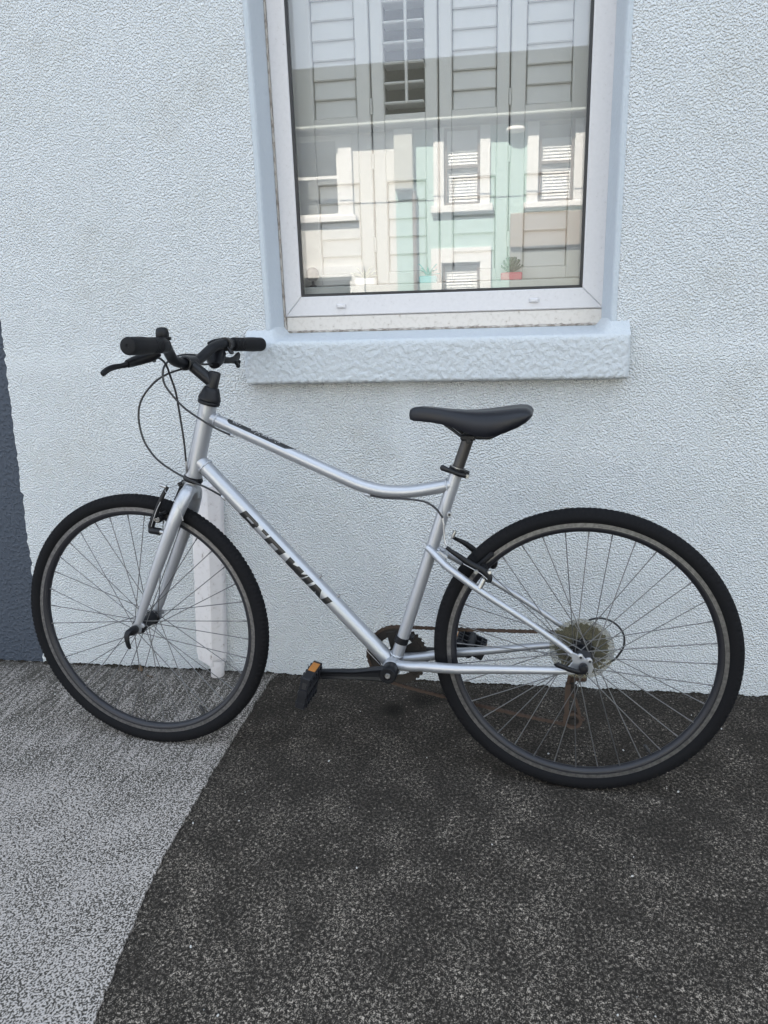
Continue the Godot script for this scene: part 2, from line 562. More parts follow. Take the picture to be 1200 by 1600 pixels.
# ------------------------------------------------------------------ camera and light
func view() -> void:
	var cam := Camera3D.new()
	cam.name = "camera"
	cam.transform = Transform3D(Basis(V(0.98854, -0.03012, -0.1479), V(-0.01153, 0.96195, -0.27298), V(0.1505, 0.27156, 0.95058)), V(0, 1.12778, 2.03598))
	cam.fov = 70.13
	cam.near = 0.05
	cam.far = 400.0
	add_child(cam)
	cam.current = true
	var sky := ProceduralSkyMaterial.new()
	sky.sky_top_color = Color(0.60, 0.66, 0.735)
	sky.sky_horizon_color = Color(0.795, 0.812, 0.835)
	sky.sky_curve = 0.25
	sky.ground_bottom_color = Color(0.30, 0.30, 0.30)
	sky.ground_horizon_color = Color(0.55, 0.56, 0.57)
	sky.sun_angle_max = 2.0
	var w := 512
	var h := 256
	var f := noise(FastNoiseLite.TYPE_SIMPLEX_SMOOTH, 1.5, 77, 5, 0.5)
	var im := Image.create(w, h, false, Image.FORMAT_RGBA8)
	for y in h:
		for x in w:
			var la := PI * (0.5 - (y + 0.5) / h)
			var lo := TAU * (x + 0.5) / w
			var p := Vector3(cos(la) * cos(lo), sin(la) * 1.8, cos(la) * sin(lo))
			var a := smoothstep(0.02, 0.5, f.get_noise_3dv(p)) * 0.30
			im.set_pixel(x, y, Color(1, 1, 1, a))
	sky.sky_cover = ImageTexture.create_from_image(im)
	var env := Environment.new()
	env.background_mode = Environment.BG_SKY
	env.sky = Sky.new()
	env.sky.sky_material = sky
	env.background_energy_multiplier = 0.62
	env.ambient_light_source = Environment.AMBIENT_SOURCE_SKY
	env.tonemap_mode = Environment.TONE_MAPPER_LINEAR
	env.tonemap_exposure = 6.55
	env.sdfgi_enabled = true
	env.ssao_enabled = true
	env.ssil_enabled = true
	var we := WorldEnvironment.new()
	we.name = "world_environment"
	we.environment = env
	add_child(we)
	var sun := DirectionalLight3D.new()
	sun.name = "sun"
	sun.light_color = Color(1.0, 0.96, 0.90)
	sun.light_energy = 1.28
	sun.light_angular_distance = 0.5
	sun.shadow_enabled = true
	add_child(sun)
	sun.look_at_from_position(Vector3.ZERO, V(0.22, -0.80, 0.70))

# ------------------------------------------------------------------ ground
func slope(z: float) -> float:
	return -0.0187 * maxf(z, 0.0)

func slab(called: String, poly: PackedVector2Array, y: float, thick: float, m: Material) -> MeshInstance3D:
	# poly holds (x, z); the slab follows the fall of the footpath
	var mb := MB.new()
	var ix := Geometry2D.triangulate_polygon(poly)
	for i in range(0, ix.size(), 3):
		var p: Array = []
		for k in 3:
			var q := poly[ix[i + k]]
			p.append(V(q.x, slope(q.y) + y, q.y))
		mb.tri(p[0], p[1], p[2], Vector3.UP, Vector3.UP, Vector3.UP, Vector2(p[0].x, p[0].z) / GM, Vector2(p[1].x, p[1].z) / GM, Vector2(p[2].x, p[2].z) / GM)
	for i in poly.size():
		var a := poly[i]
		var b := poly[(i + 1) % poly.size()]
		var d := (b - a).normalized()
		var pa := V(a.x, slope(a.y) + y, a.y)
		var pb := V(b.x, slope(b.y) + y, b.y)
		var out := V(d.y, 0, -d.x)
		var mid := (a + b) * 0.5 + Vector2(out.x, out.z) * 0.001
		if Geometry2D.is_point_in_polygon(mid, poly):
			out = -out
		var dn := V(0, -thick, 0)
		mb.quad(pa, pb, pb + dn, pa + dn, out, out, out, out, a / GM, b / GM, b / GM, a / GM)
	return build(called, mb, m)

func ground() -> void:
	var g := MB.new()
	g.abox(V(-150, -1.6, -150), V(150, -1.45, 150))
	structure(build("ground", g, M.far_ground))
	var f := noise(FastNoiseLite.TYPE_SIMPLEX, 9.0, 51, 4, 0.6)
	var edge := []
	var z := -0.02
	while z < 2.2:
		var lean := -0.695 - 0.012 * sin(z * 2.6) + 0.055 * clampf((z - 0.85) / 0.5, 0.0, 1.0)
		if z < 0.05:
			lean += 0.02 * (0.05 - z) / 0.07
		edge.append(Vector2(lean + 0.0035 * f.get_noise_1d(z * 3.0), z))
		z += 0.012
	edge.append(Vector2(-0.66, 2.2))
	var conc := PackedVector2Array([Vector2(-6.5, 2.2), Vector2(-6.5, -0.02)])
	var asph := PackedVector2Array([Vector2(5.5, 2.2), Vector2(5.5, -0.02)])
	for e in edge:
		conc.append(e)
		asph.append(e + Vector2(0.0015, 0))
	structure(slab("concrete_footpath", conc, 0.004, 0.35, M.concrete), "pale worn brushed concrete path under the front wheel")
	structure(slab("asphalt_footpath", asph, 0.0, 0.35, M.asphalt), "dark speckled asphalt path under the rear wheel")
	var k := MB.new()
	k.abox(V(-6.5, -0.6, 2.204), V(5.5, -0.045, 2.33), 0.012)
	structure(build("kerb", k, M.concrete))
	var road := MB.new()
	road.flat(V(-40, -0.16, 2.331), V(40, -0.16, 2.331), V(40, -0.95, 9.0), V(-40, -0.95, 9.0), Vector3.UP)
	structure(build("road", road, M.road_asphalt))
	var fk := MB.new()
	fk.abox(V(-12, -1.4, 9.004), V(12, -0.83, 11.5), 0.01)
	structure(build("far_footpath", fk, M.road_asphalt))

# ------------------------------------------------------------------ the house
const WL := -0.629      # window opening in the front of the wall
const WR := 0.2955
const WB := 1.040
const WT := 2.30
const HB := -0.9        # foot of the walls
const HT := 5.6

func seam_x(y: float, f: FastNoiseLite) -> float:
	return -1.5045 + 0.0465 * clampf(y, -0.2, 2.6) + 0.0045 * f.get_noise_1d(y * 90.0) + 0.004 * f.get_noise_1d(y * 25.0)

func house() -> void:
	var f := noise(FastNoiseLite.TYPE_SIMPLEX, 1.0, 61, 2)
	var h := node("house", self, V(0.3, 0, 0))
	tag(h, "pale blue roughcast house with a white framed window behind the bicycle", "house")
	var o := -h.position
	# front wall with its opening: one shell, 0.3 thick, the left edge as the brush left it
	var mb := MB.new()
	var t := -0.30
	var left := []
	var y := HB
	while y < HT:
		left.append(Vector2(seam_x(y, f), y))
		y += 0.012 if y > -0.05 and y < 2.4 else 0.15
	left.append(Vector2(seam_x(HT, f), HT))
	for zz in [0.0, t]:
		var nn := V(0, 0, 1 if zz == 0.0 else -1)
		var bands := [[HB, WB, false], [WB, WT, true], [WT, HT, false]]
		for bnd in bands:
			var pts := PackedVector2Array()
			for q in left:
				if q.y >= bnd[0] - 1e-6 and q.y <= bnd[1] + 1e-6:
					pts.append(q)
			if pts[0].y > bnd[0] + 1e-6:
				pts.insert(0, Vector2(seam_x(bnd[0], f), bnd[0]))
			if pts[pts.size() - 1].y < bnd[1] - 1e-6:
				pts.append(Vector2(seam_x(bnd[1], f), bnd[1]))
			var x1: float = WL
			for i in pts.size() - 1:
				var a := pts[i]
				var b := pts[i + 1]
				mb.quad(V(a.x, a.y, zz), V(x1, a.y, zz), V(x1, b.y, zz), V(b.x, b.y, zz), nn, nn, nn, nn)
			if not bnd[2]:
				mb.flat(V(WL, bnd[0], zz), V(WR, bnd[0], zz), V(WR, bnd[1], zz), V(WL, bnd[1], zz), nn)
			mb.flat(V(WR, bnd[0], zz), V(5, bnd[0], zz), V(5, bnd[1], zz), V(WR, bnd[1], zz), nn)
	for i in left.size() - 1:
		var a: Vector2 = left[i]
		var b: Vector2 = left[i + 1]
		mb.flat(V(a.x, a.y, 0), V(b.x, b.y, 0), V(b.x, b.y, t), V(a.x, a.y, t), V(-1, 0, 0))
	mb.flat(V(5, HB, 0), V(5, HT, 0), V(5, HT, t), V(5, HB, t), V(1, 0, 0))
	build("wall", mb, M.pale_blue_roughcast, h, o)
	# the smooth band round the opening, one piece, with a soft arris a little proud of the wall
	var rv := MB.new()
	var prof := [Vector2(-0.012, 0.0012), Vector2(-0.006, 0.0030), Vector2(0.0, 0.0015), Vector2(0.0035, -0.004), Vector2(0.005, -0.012), Vector2(0.0145, -0.104), Vector2(0.0145, -0.30)]
	var rows := []
	for p in prof:
		rows.append([V(WL + p.x, WB, p.y), V(WL + p.x, WT - p.x, p.y), V(WR - p.x, WT - p.x, p.y), V(WR - p.x, WB, p.y)])
	for s in [[0, 1, V(1, 0, 0)], [1, 2, V(0, -1, 0)], [2, 3, V(-1, 0, 0)]]:
		for i in rows.size() - 1:
			rv.flat(rows[i][s[0]], rows[i][s[1]], rows[i + 1][s[1]], rows[i + 1][s[0]], s[2] + V(0, 0, 0.3))
	build("reveal", rv, M.pale_blue_render, h, o)
	# sill: rough front, smooth sloping top with ears that climb to the wall
	var nf := noise(FastNoiseLite.TYPE_SIMPLEX_SMOOTH, 1.0, 62, 4, 0.55)
	var grid := []
	var nx := 300
	for j in nx + 1:
		var x := lerpf(-0.697, 0.340, float(j) / nx)
		var ear := clampf(maxf((WL + 0.032 - x) / 0.03, (x - WR + 0.032) / 0.03), 0.0, 1.0)
		ear = ear * ear * (3.0 - 2.0 * ear)
		var col := []
		var e := minf(1.0, minf(x + 0.697, 0.340 - x) / 0.006)
		col.append(V(x, 0.930, -0.005))
		for q in [Vector2(0.012, 0.928), Vector2(0.030, 0.9255), Vector2(0.041, 0.928), Vector2(0.045, 0.933)]:
			col.append(V(x, q.y + 0.004 * nf.get_noise_2d(x * 60.0, q.x * 60.0), q.x * (0.75 + 0.25 * e) + 0.003 * nf.get_noise_2d(x * 55.0, q.y * 55.0 + 9.0)))
		for k in 18:
			var yy := lerpf(0.938, 1.030, k / 17.0)
			var d := 0.0030 * nf.get_noise_2d(x * 42.0, yy * 55.0) + 0.0014 * nf.get_noise_2d(x * 120.0 + 7.0, yy * 150.0)
			col.append(V(x, yy, (0.0445 + d) * (0.8 + 0.2 * e)))
		col.append(V(x, 1.0375, 0.0425 + 0.001 * nf.get_noise_1d(x * 70.0)))
		col.append(V(x, 1.0425 + 0.001 * nf.get_noise_1d(x * 40.0), 0.036))
		for k in 6:
			var zz := lerpf(0.028, -0.104, k / 5.0)
			var low := 1.0435 + (0.028 - zz) * 0.13
			var hi := 1.0455 + clampf(0.028 - zz, 0.0, 0.034) * 1.0 + maxf(0.0, -0.006 - zz) * 0.1
			col.append(V(x, lerpf(low, hi, ear), zz))
		grid.append(col)
	var sl := MB.new()
	sl.grid(grid)
	for j in [0, nx]:
		var c: Array = grid[j]
		for i in c.size() - 1:
			var ctr := V(c[0].x, 0.98, -0.05)
			var out := V(-1 if j == 0 else 1, 0, 0)
			sl.tri(ctr, c[i], c[i + 1], out, out, out)
	build("window_sill", sl, M.sill_paint, h, o)
	window(h, o)
	shutters(h, o)
	# the rest of the house: party walls, back, floor and roof, all with thickness
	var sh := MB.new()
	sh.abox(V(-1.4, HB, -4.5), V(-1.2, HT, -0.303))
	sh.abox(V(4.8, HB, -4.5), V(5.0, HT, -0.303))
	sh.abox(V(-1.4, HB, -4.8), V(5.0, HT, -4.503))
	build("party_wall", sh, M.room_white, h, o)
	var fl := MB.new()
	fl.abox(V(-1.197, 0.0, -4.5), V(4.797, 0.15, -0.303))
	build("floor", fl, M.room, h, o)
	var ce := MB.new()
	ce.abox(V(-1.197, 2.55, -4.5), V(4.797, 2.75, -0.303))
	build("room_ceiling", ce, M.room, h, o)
	var ro := MB.new()
	ro.abox(V(-1.45, HT + 0.003, -4.9), V(5.1, HT + 0.2, 0.25), 0.02)
	build("roof", ro, M.slate_roof, h, o)
	# next door, painted dark
	var nb := node("neighbour_house", self, V(-3.5, 0, 0))
	tag(nb, "dark slate blue painted house wall at the far left", "house")
	var nm := MB.new()
	var poly := PackedVector2Array([Vector2(-6.5, HB), Vector2(-1.35, HB), Vector2(-1.25, HT), Vector2(-6.5, HT)])
	var xf := Transform3D(Basis(), V(0, 0, 0))
	# face 3 mm behind the pale render, running in behind its ragged edge
	nm.prism(poly, -0.0085, -0.0035, xf)
	build("wall", nm, M.slate_blue_roughcast, nb, -nb.position)
	var nbm := MB.new()
	nbm.abox(V(-6.5, HB, -4.8), V(-1.53, HT, -0.0095))
	build("house_body", nbm, M.room_white, nb, -nb.position)
	var nr := MB.new()
	nr.abox(V(-6.6, HT + 0.003, -4.9), V(-1.46, HT + 0.2, 0.25), 0.02)
	build("roof", nr, M.slate_roof, nb, -nb.position)

func rail(mb: MB, a: Vector2, b: Vector2, c: Vector2, d: Vector2, z0: float, z1: float, bev: float) -> void:
	mb.prism(PackedVector2Array([a, b, c, d]), z0, z1, Transform3D(), bev)

func window(h: Node3D, o: Vector3) -> void:
	var w := node("window", h, o)
	var x0 := -0.6095
	var x1 := 0.2865
	var y0 := 1.1055
	var y1 := WT - 0.03
	var gx0 := -0.5600
	var gx1 := 0.2283
	var gy0 := 1.1600
	var gy1 := y1 - 0.055
	# fixed outer frame behind the opening casement, with the deep bottom piece below it
	var fr := MB.new()
	fr.abox(V(WL + 0.014, 1.0, -0.165), V(gx0 - 0.022, WT, -0.112), 0.003)
	fr.abox(V(gx1 + 0.022, 1.0, -0.165), V(WR - 0.014, WT, -0.112), 0.003)
	fr.abox(V(gx0 - 0.0215, 1.0, -0.1645), V(gx1 + 0.0215, gy0 - 0.022, -0.1125), 0.003)
	fr.abox(V(gx0 - 0.0215, gy1 + 0.022, -0.1645), V(gx1 + 0.0215, WT, -0.1125), 0.003)
	build("frame", fr, M.white_plastic, w)
	var bp := MB.new()
	bp.abox(V(-0.6085, 1.0625, -0.111), V(0.2855, 1.1035, -0.0975), 0.003)
	build("cill_board", bp, M.weathered_white_paint, w)
	var g := 0.0004
	var corners := [Vector2(x0, y0), Vector2(x1, y0), Vector2(x1, y1), Vector2(x0, y1)]
	var inn := [Vector2(gx0, gy0), Vector2(gx1, gy0), Vector2(gx1, gy1), Vector2(gx0, gy1)]
	for i in 4:
		var j := (i + 1) % 4
		var d: Vector2 = (corners[j] - corners[i]).normalized() * g
		var r := MB.new()
		rail(r, corners[i] + d, corners[j] - d, inn[j] - d, inn[i] + d, -0.111, -0.0965, 0.0025)
		build("sash_rail", r, M.white_plastic, w)
		var gk := MB.new()
		var e := 0.0075
		var gi: Array = [Vector2(gx0 + e, gy0 + e), Vector2(gx1 - e, gy0 + e), Vector2(gx1 - e, gy1 - e), Vector2(gx0 + e, gy1 - e)]
		gk.prism(PackedVector2Array([inn[i], inn[j], gi[j], gi[i]]), -0.113, -0.0985, Transform3D(), 0.001)
		build("gasket", gk, M.gasket_black, w)
	# double glazing: two panes, each with two faces
	for z in [-0.104, -0.128]:
		var p := MB.new()
		p.abox(V(gx0 + 0.002, gy0 + 0.002, z - 0.004), V(gx1 - 0.002, gy1 - 0.002, z))
		build("pane", p, M.glass, w)
	for c in [Vector2(-0.4425, 1.1316), Vector2(0.0995, 1.1305)]:
		var k := MB.new()
		k.abox(V(c.x - 0.0135, c.y - 0.0065, -0.0972), V(c.x + 0.0135, c.y + 0.0065, -0.0905), 0.0025)
		k.abox(V(c.x - 0.010, c.y - 0.0035, -0.0910), V(c.x + 0.010, c.y + 0.0042, -0.0888), 0.001)
		build("weep_hole_cap", k, M.white_plastic, w)
	# cracked sealant round the frame
	var nf := noise(FastNoiseLite.TYPE_SIMPLEX_SMOOTH, 1.0, 63, 3)
	for side in [[V(x0 - 0.0035, 1.062, -0.099), V(x0 - 0.0035, WT - 0.02, -0.099), 0.0042], [V(x1 + 0.0040, 1.066, -0.099), V(x1 + 0.0040, WT - 0.02, -0.099), 0.0052], [V(-0.609, 1.0625, -0.099), V(0.2865, 1.0625, -0.099), 0.0045]]:
		var pts := []
		var rr := []
		for i in 121:
			var q: Vector3 = side[0].lerp(side[1], i / 120.0)
			q += V(0.0016 * nf.get_noise_1d(i * 0.7), 0.0016 * nf.get_noise_1d(i * 0.7 + 50.0), 0.0015 * nf.get_noise_1d(i * 0.9 + 99.0))
			pts.append(q)
			rr.append(side[2] * (1.0 + 0.45 * nf.get_noise_1d(i * 1.1 + 20.0)))
		var s := MB.new()
		s.tube(pts, rr, 7)
		build("sealant", s, M.grimy_sealant, w)

func shutters(h: Node3D, o: Vector3) -> void:
	# inner ledge under the shutters, where the small pots stand
	var lb := MB.new()
	lb.abox(V(-0.612, 1.05, -0.295), V(0.28, 1.1875, -0.142), 0.003)
	build("inner_ledge", lb, M.ledge_paint, h, o)
	var z := -0.20
	var panels := [[-0.588, -0.354, -0.515, -0.393], [-0.350, -0.168, -0.3145, -0.2025], [-0.164, 0.0255, -0.1288, -0.0085], [0.0290, 0.240, 0.0688, 0.1898]]
	var pitch := 0.0485
	for n in 4:
		var p: Array = panels[n]
		var s := node("shutter_panel", h, o)
		var fr := MB.new()
		fr.abox(V(p[0], 1.19, z - 0.014), V(p[2], 2.29, z + 0.014), 0.003)
		fr.abox(V(p[3], 1.19, z - 0.014), V(p[1], 2.29, z + 0.014), 0.003)
		fr.abox(V(p[2] - 0.001, 1.19, z - 0.0135), V(p[3] + 0.001, 1.2225, z + 0.0135), 0.002)
		fr.abox(V(p[2] - 0.001, 1.467, z - 0.0135), V(p[3] + 0.001, 1.638, z + 0.0135), 0.002)
		fr.abox(V(p[2] - 0.001, 2.225, z - 0.0135), V(p[3] + 0.001, 2.29, z + 0.0135), 0.002)
		build("shutter_frame", fr, M.shutter_white, s)
		var first: MeshInstance3D = null
		for part in [[1.2225, 5, false], [1.638, 12, n == 1]]:
			for k in part[1]:
				var yc: float = part[0] + pitch * (k + 0.5)
				var open: bool = part[2]
				var tilt := deg_to_rad(-3.0) if open else deg_to_rad(80.0)
				var xf := Transform3D(Basis(V(1, 0, 0), tilt), V((p[2] + p[3]) * 0.5, yc, z))
				if first == null:
					var l := MB.new()
					l.box(Transform3D(), V(p[3] - p[2] - 0.003, 0.007, 0.0515), 0.0028)
					first = build("louvre", l, M.shutter_white, s)
					first.transform = xf
				else:
					copy_part(first, xf)
		if n == 1:
			var rod := MB.new()
			rod.abox(V(-0.2555, 1.66, z + 0.020), V(-0.2475, 2.2, z + 0.030), 0.002)
			build("tilt_rod", rod, M.shutter_white, s)
		if n % 2 == 0:
			for yh in [1.30, 1.52, 1.66]:
				var hg := MB.new()
				hg.tube([V(p[1] + 0.002, yh - 0.02, z + 0.0155), V(p[1] + 0.002, yh + 0.02, z + 0.0155)], 0.003, 8)
				build("hinge", hg, M.shutter_white, s)

# ------------------------------------------------------------------ small things on the ledge
func leaf(mb: MB, base: Vector3, yaw: float, pitch: float, length: float, width: float, curl: float, thick := 0.0016) -> void:
	var rows := []
	var n := 7
	for i in n + 1:
		var t := float(i) / n
		var w := width * sin(PI * pow(t, 0.75) * 0.97 + 0.05) * (1.0 - 0.25 * t) + 0.0003
		var ph := pitch + curl * t
		var c := V(0, sin(ph), cos(ph)) * length * t
		var nn := V(0, cos(ph), -sin(ph))
		var ring := []
		for q in [[-1.0, 0.25], [0.0, -0.6], [1.0, 0.25], [0.0, 0.6]]:
			ring.append(base + (c + V(q[0] * w, 0, 0) + nn * q[1] * thick * 2.0).rotated(Vector3.UP, yaw))
		rows.append(ring)
	mb.grid(rows, true)

func pots() -> void:
	var y := 1.1875
	# red pot with a dark rosette
	var s := node("succulent", self, V(0.038, y, -0.162))
	tag(s, "dark green succulent rosette in a bright red pot on the window ledge", "plant")
	var p := MB.new()
	p.box(Transform3D(Basis(), V(0, 0.0105, 0)), V(0.060, 0.021, 0.034), 0.003)
	build("pot", p, M.red_pot, s)
	rng.seed = 5
	for ring in [[9, 0.10, 0.036, 0.009, 0.024], [9, 0.45, 0.034, 0.0085, 0.029], [8, 0.8, 0.030, 0.008, 0.034], [6, 1.15, 0.024, 0.006, 0.038], [3, 1.4, 0.016, 0.005, 0.040]]:
		for k in ring[0]:
			var l := MB.new()
			leaf(l, V(0, ring[4], 0), TAU * k / ring[0] + ring[1] * 2.0 + rng.randf_range(-0.15, 0.15), ring[1] + rng.randf_range(-0.08, 0.08), ring[2], ring[3], 0.35, 0.0022)
			build("leaf", l, M.succulent_green, s)
	for spec in [["spiky_plant", V(-0.1975, y, -0.162), "teal spiky plant in a small teal pot on the window ledge", M.teal_pot, M.teal_leaf, 0.050, 91], ["spiky_plant", V(-0.3805, y, -0.162), "pale spiky plant in a small white pot on the window ledge", M.white_pot, M.pale_leaf, 0.060, 92]]:
		var a := node(spec[0], self, spec[1])
		tag(a, spec[2], "plant", "spiky plants in little pots on the window ledge")
		var q := MB.new()
		q.box(Transform3D(Basis(), V(0, 0.010, 0)), V(spec[5], 0.020, 0.034), 0.003)
		build("pot", q, spec[3], a)
		rng.seed = spec[6]
		for k in 13:
			var l := MB.new()
			leaf(l, V(rng.randf_range(-0.006, 0.006), 0.019, rng.randf_range(-0.005, 0.005)), TAU * k / 13.0 + rng.randf_range(-0.2, 0.2), rng.randf_range(0.35, 1.35), rng.randf_range(0.034, 0.046), 0.0042, -0.25, 0.0012)
			build("leaf", l, spec[4], a)
	var d := node("round_ornament", self, V(-0.539, y, -0.165))
	tag(d, "dark brown round ornament at the corner of the window ledge", "ornament")
	var b := MB.new()
	b.lathe([Vector2(0, 0.0), Vector2(0.010, 0.0), Vector2(0.011, 0.004), Vector2(0.004, 0.008), Vector2(0.004, 0.017), Vector2(0.012, 0.019), Vector2(0.0175, 0.026), Vector2(0.0195, 0.036), Vector2(0.0175, 0.047), Vector2(0.011, 0.054), Vector2(0, 0.057)], Transform3D(), 24)
	build("body", b, M.dark_brown, d)

# ------------------------------------------------------------------ pipe cover on the wall, litter
func pipe_cover() -> void:
	var p := node("pipe_cover", self, V(-0.903, -0.02, 0.0))
	p.rotation.z = -0.07
	tag(p, "white plastic pipe cover running down the wall behind the front wheel", "pipe cover")
	var sec := PackedVector2Array([Vector2(-0.050, 0.0), Vector2(-0.050, 0.010), Vector2(-0.045, 0.017), Vector2(0.014, 0.056), Vector2(0.021, 0.057), Vector2(0.046, 0.030), Vector2(0.049, 0.023), Vector2(0.049, 0.0)])
	var up := Transform3D(Basis(V(1, 0, 0), V(0, 0, 1), V(0, -1, 0)), Vector3.ZERO)
	var b := MB.new()
	b.prism(sec, -0.655, -0.088, up)
	build("cover", b, M.dirty_white_pipe, p)
	var lip := PackedVector2Array()
	for q in sec:
		lip.append(Vector2(q.x * 0.93, q.y * 0.95))
	var l := MB.new()
	l.prism(lip, -0.087, -0.064, up, 0.002)
	build("lip", l, M.dirty_white_pipe, p)
	var s := MB.new()
	s.lathe([Vector2(0.018, 0.0), Vector2(0.0215, 0.004), Vector2(0.0215, 0.035), Vector2(0.0235, 0.037), Vector2(0.0235, 0.064)], Transform3D(Basis(), V(0.026, 0.018, 0.028)), 20)
	build("pipe", s, M.dirty_white_pipe, p)

func litter() -> void:
	var tw := MB.new()
	tw.tube([V(0, 0.003, 0), V(0.02, 0.0035, 0.004), V(0.042, 0.003, 0.003), V(0.066, 0.0035, 0.009)], [0.0018, 0.0024, 0.0022, 0.0014], 6)
	var t := build("twig", tw, M.twig_bark, self, V(-1.57, 0.003, 0.205))
	tag(t, "small dry brown twig lying on the concrete at far left", "twig")
	rng.seed = 14
	var labels := ["curled brown dry leaf on the concrete behind the front wheel", "flat brown leaf scrap by the wall behind the front wheel spokes"]
	var spots := [V(-1.085, 0.0035, 0.06), V(-1.135, 0.0035, 0.035)]
	for i in 2:
		var lf := MB.new()
		leaf(lf, V(0, 0.003, 0), rng.randf() * TAU, 0.1, 0.030 - 0.006 * i, 0.009, 0.5, 0.0005)
		tag(build("dry_leaf", lf, M.dry_leaf, self, spots[i]), labels[i], "leaf")
	# soil and moss packed into the corner between wall and path
	var nf := noise(FastNoiseLite.TYPE_SIMPLEX_SMOOTH, 1.0, 71, 4, 0.6)
	var rows := []
	for i in 1200:
		var x := lerpf(-2.2, 1.2, i / 1199.0)
		var w := maxf(0.0, 0.45 + nf.get_noise_1d(x * 18.0) + 0.5 * nf.get_noise_1d(x * 90.0 + 7.0))
		var g := (0.004 if x < -0.695 else 0.0) - 0.0006
		rows.append([V(x, g + 0.0075 * w + 0.0004, 0.0006), V(x, g + 0.0045 * w, 0.0045 * w + 0.0008), V(x, g + 0.0018 * w, 0.011 * w + 0.001), V(x, g - 0.0006, 0.020 * w + 0.001)])
	var so := MB.new()
	so.grid(rows)
	var soil := build("soil", so, M.soil, self)
	tag(soil, "thin line of dark soil packed along the foot of the wall", "soil")
	soil.set_meta("kind", "stuff")
	# crumbs of render, grit and soil swept against the foot of the wall
	var st := MB.new()
	st.box(Transform3D(Basis(V(0.3, 1, 0.2).normalized(), 0.7), Vector3.ZERO), V(1.0, 0.6, 0.8), 0.2)
	var sm := st.mesh()
	for pass_ in 3:
		var mm := MultiMesh.new()
		mm.transform_format = MultiMesh.TRANSFORM_3D
		var n: int = [1500, 130, 700][pass_]
		mm.mesh = sm
		mm.instance_count = n
		for i in n:
			var x := rng.randf_range(-1.75, 0.85)
			var z := absf(rng.randfn(0.0, 0.014)) + 0.003 if pass_ == 0 else rng.randf_range(0.03, 1.25)
			var r := rng.randf_range(0.0008, 0.0032) if pass_ == 0 else pow(rng.randf(), 2.5) * 0.0030 + 0.0009
			var yy := slope(z) + (0.004 if x < -0.69 else 0.0) + r * 0.2
			if pass_ == 2:
				x = rng.randf_range(-1.45, 0.85)
				z = 0.0012
				yy = 0.006 - 0.030 * log(1.0 - 0.97 * rng.randf())
				r = rng.randf_range(0.0005, 0.0016)
				if i % 9 == 0:
					x = rng.randf_range(-0.66, 0.32)
					yy = 0.922 - 0.03 * rng.randf() * rng.randf()
			mm.set_instance_transform(i, Transform3D(Basis.from_euler(V(rng.randf() * 6, rng.randf() * 6, rng.randf() * 6)).scaled(Vector3.ONE * r * 1.6), V(x, yy, z)))
		var mi := MultiMeshInstance3D.new()
		mi.name = "gravel" if pass_ == 1 else "dirt"
		mi.multimesh = mm
		mi.material_override = M.crumb_pale if pass_ == 1 else M.crumb
		add_child(mi, true)
		tag(mi, ["dark crumbs of soil along the foot of the blue wall", "pale stone chips scattered over the footpath", "dark splashes of dirt stuck on the lowest part of the blue wall"][pass_], "gravel" if pass_ == 1 else "dirt")
		mi.set_meta("kind", "stuff")

# ------------------------------------------------------------------ houses across the street (seen mirrored in the window)
const FZ := 11.5

func far_window(h: Node3D, o: Vector3, x0: float, x1: float, y0: float, y1: float, sur: Array, frame: Material, blinds: int) -> void:
	var w := node("window", h, o)
	var z := FZ
	if sur.size():
		var s := MB.new()
		s.abox(V(sur[0], y0, z - 0.05), V(x0, y1, z - 0.003), 0.006)
		s.abox(V(x1, y0, z - 0.05), V(sur[1], y1, z - 0.003), 0.006)
		s.abox(V(sur[0], y1, z - 0.05), V(sur[1], sur[3], z - 0.003), 0.006)
		s.abox(V(sur[0] - 0.05, sur[2], z - 0.11), V(sur[1] + 0.05, y0, z - 0.003), 0.01)
		build("surround", s, M.facade_white, w)
	var f := MB.new()
	var t := 0.05
	var ym := (y0 + y1) * 0.5
	f.abox(V(x0, y0, z + 0.015), V(x0 + t, y1, z + 0.065), 0.004)
	f.abox(V(x1 - t, y0, z + 0.015), V(x1, y1, z + 0.065), 0.004)
	for q in [y0, ym - t * 0.5, y1 - t]:
		f.abox(V(x0 + t, q, z + 0.017), V(x1 - t, q + t, z + 0.063), 0.004)
	build("frame", f, frame, w)
	for q in [[y0 + t, ym - t * 0.5], [ym + t * 0.5, y1 - t]]:
		var p := MB.new()
		p.abox(V(x0 + t, q[0], z + 0.036), V(x1 - t, q[1], z + 0.042))
		build("pane", p, M.glass, w)
	var r := MB.new()
	r.abox(V(x0 - 0.02, y0 - 0.02, z + 0.34), V(x1 + 0.02, y1 + 0.02, z + 0.36))
	build("backing", r, M.far_room, w)
	if blinds > 0:
		var b := MB.new()
		var n := int((y1 - y0) / 0.05)
		for k in n:
			var yb := y0 + 0.04 + k * 0.05
			if blinds == 2 and k > n - 6:
				continue
			b.box(Transform3D(Basis(V(1, 0, 0), -1.0), V((x0 + x1) * 0.5, yb, z + 0.10)), V(x1 - x0 - 0.02, 0.006, 0.062))
		build("blind", b, M.blind_white, w).set_meta("kind", "stuff")

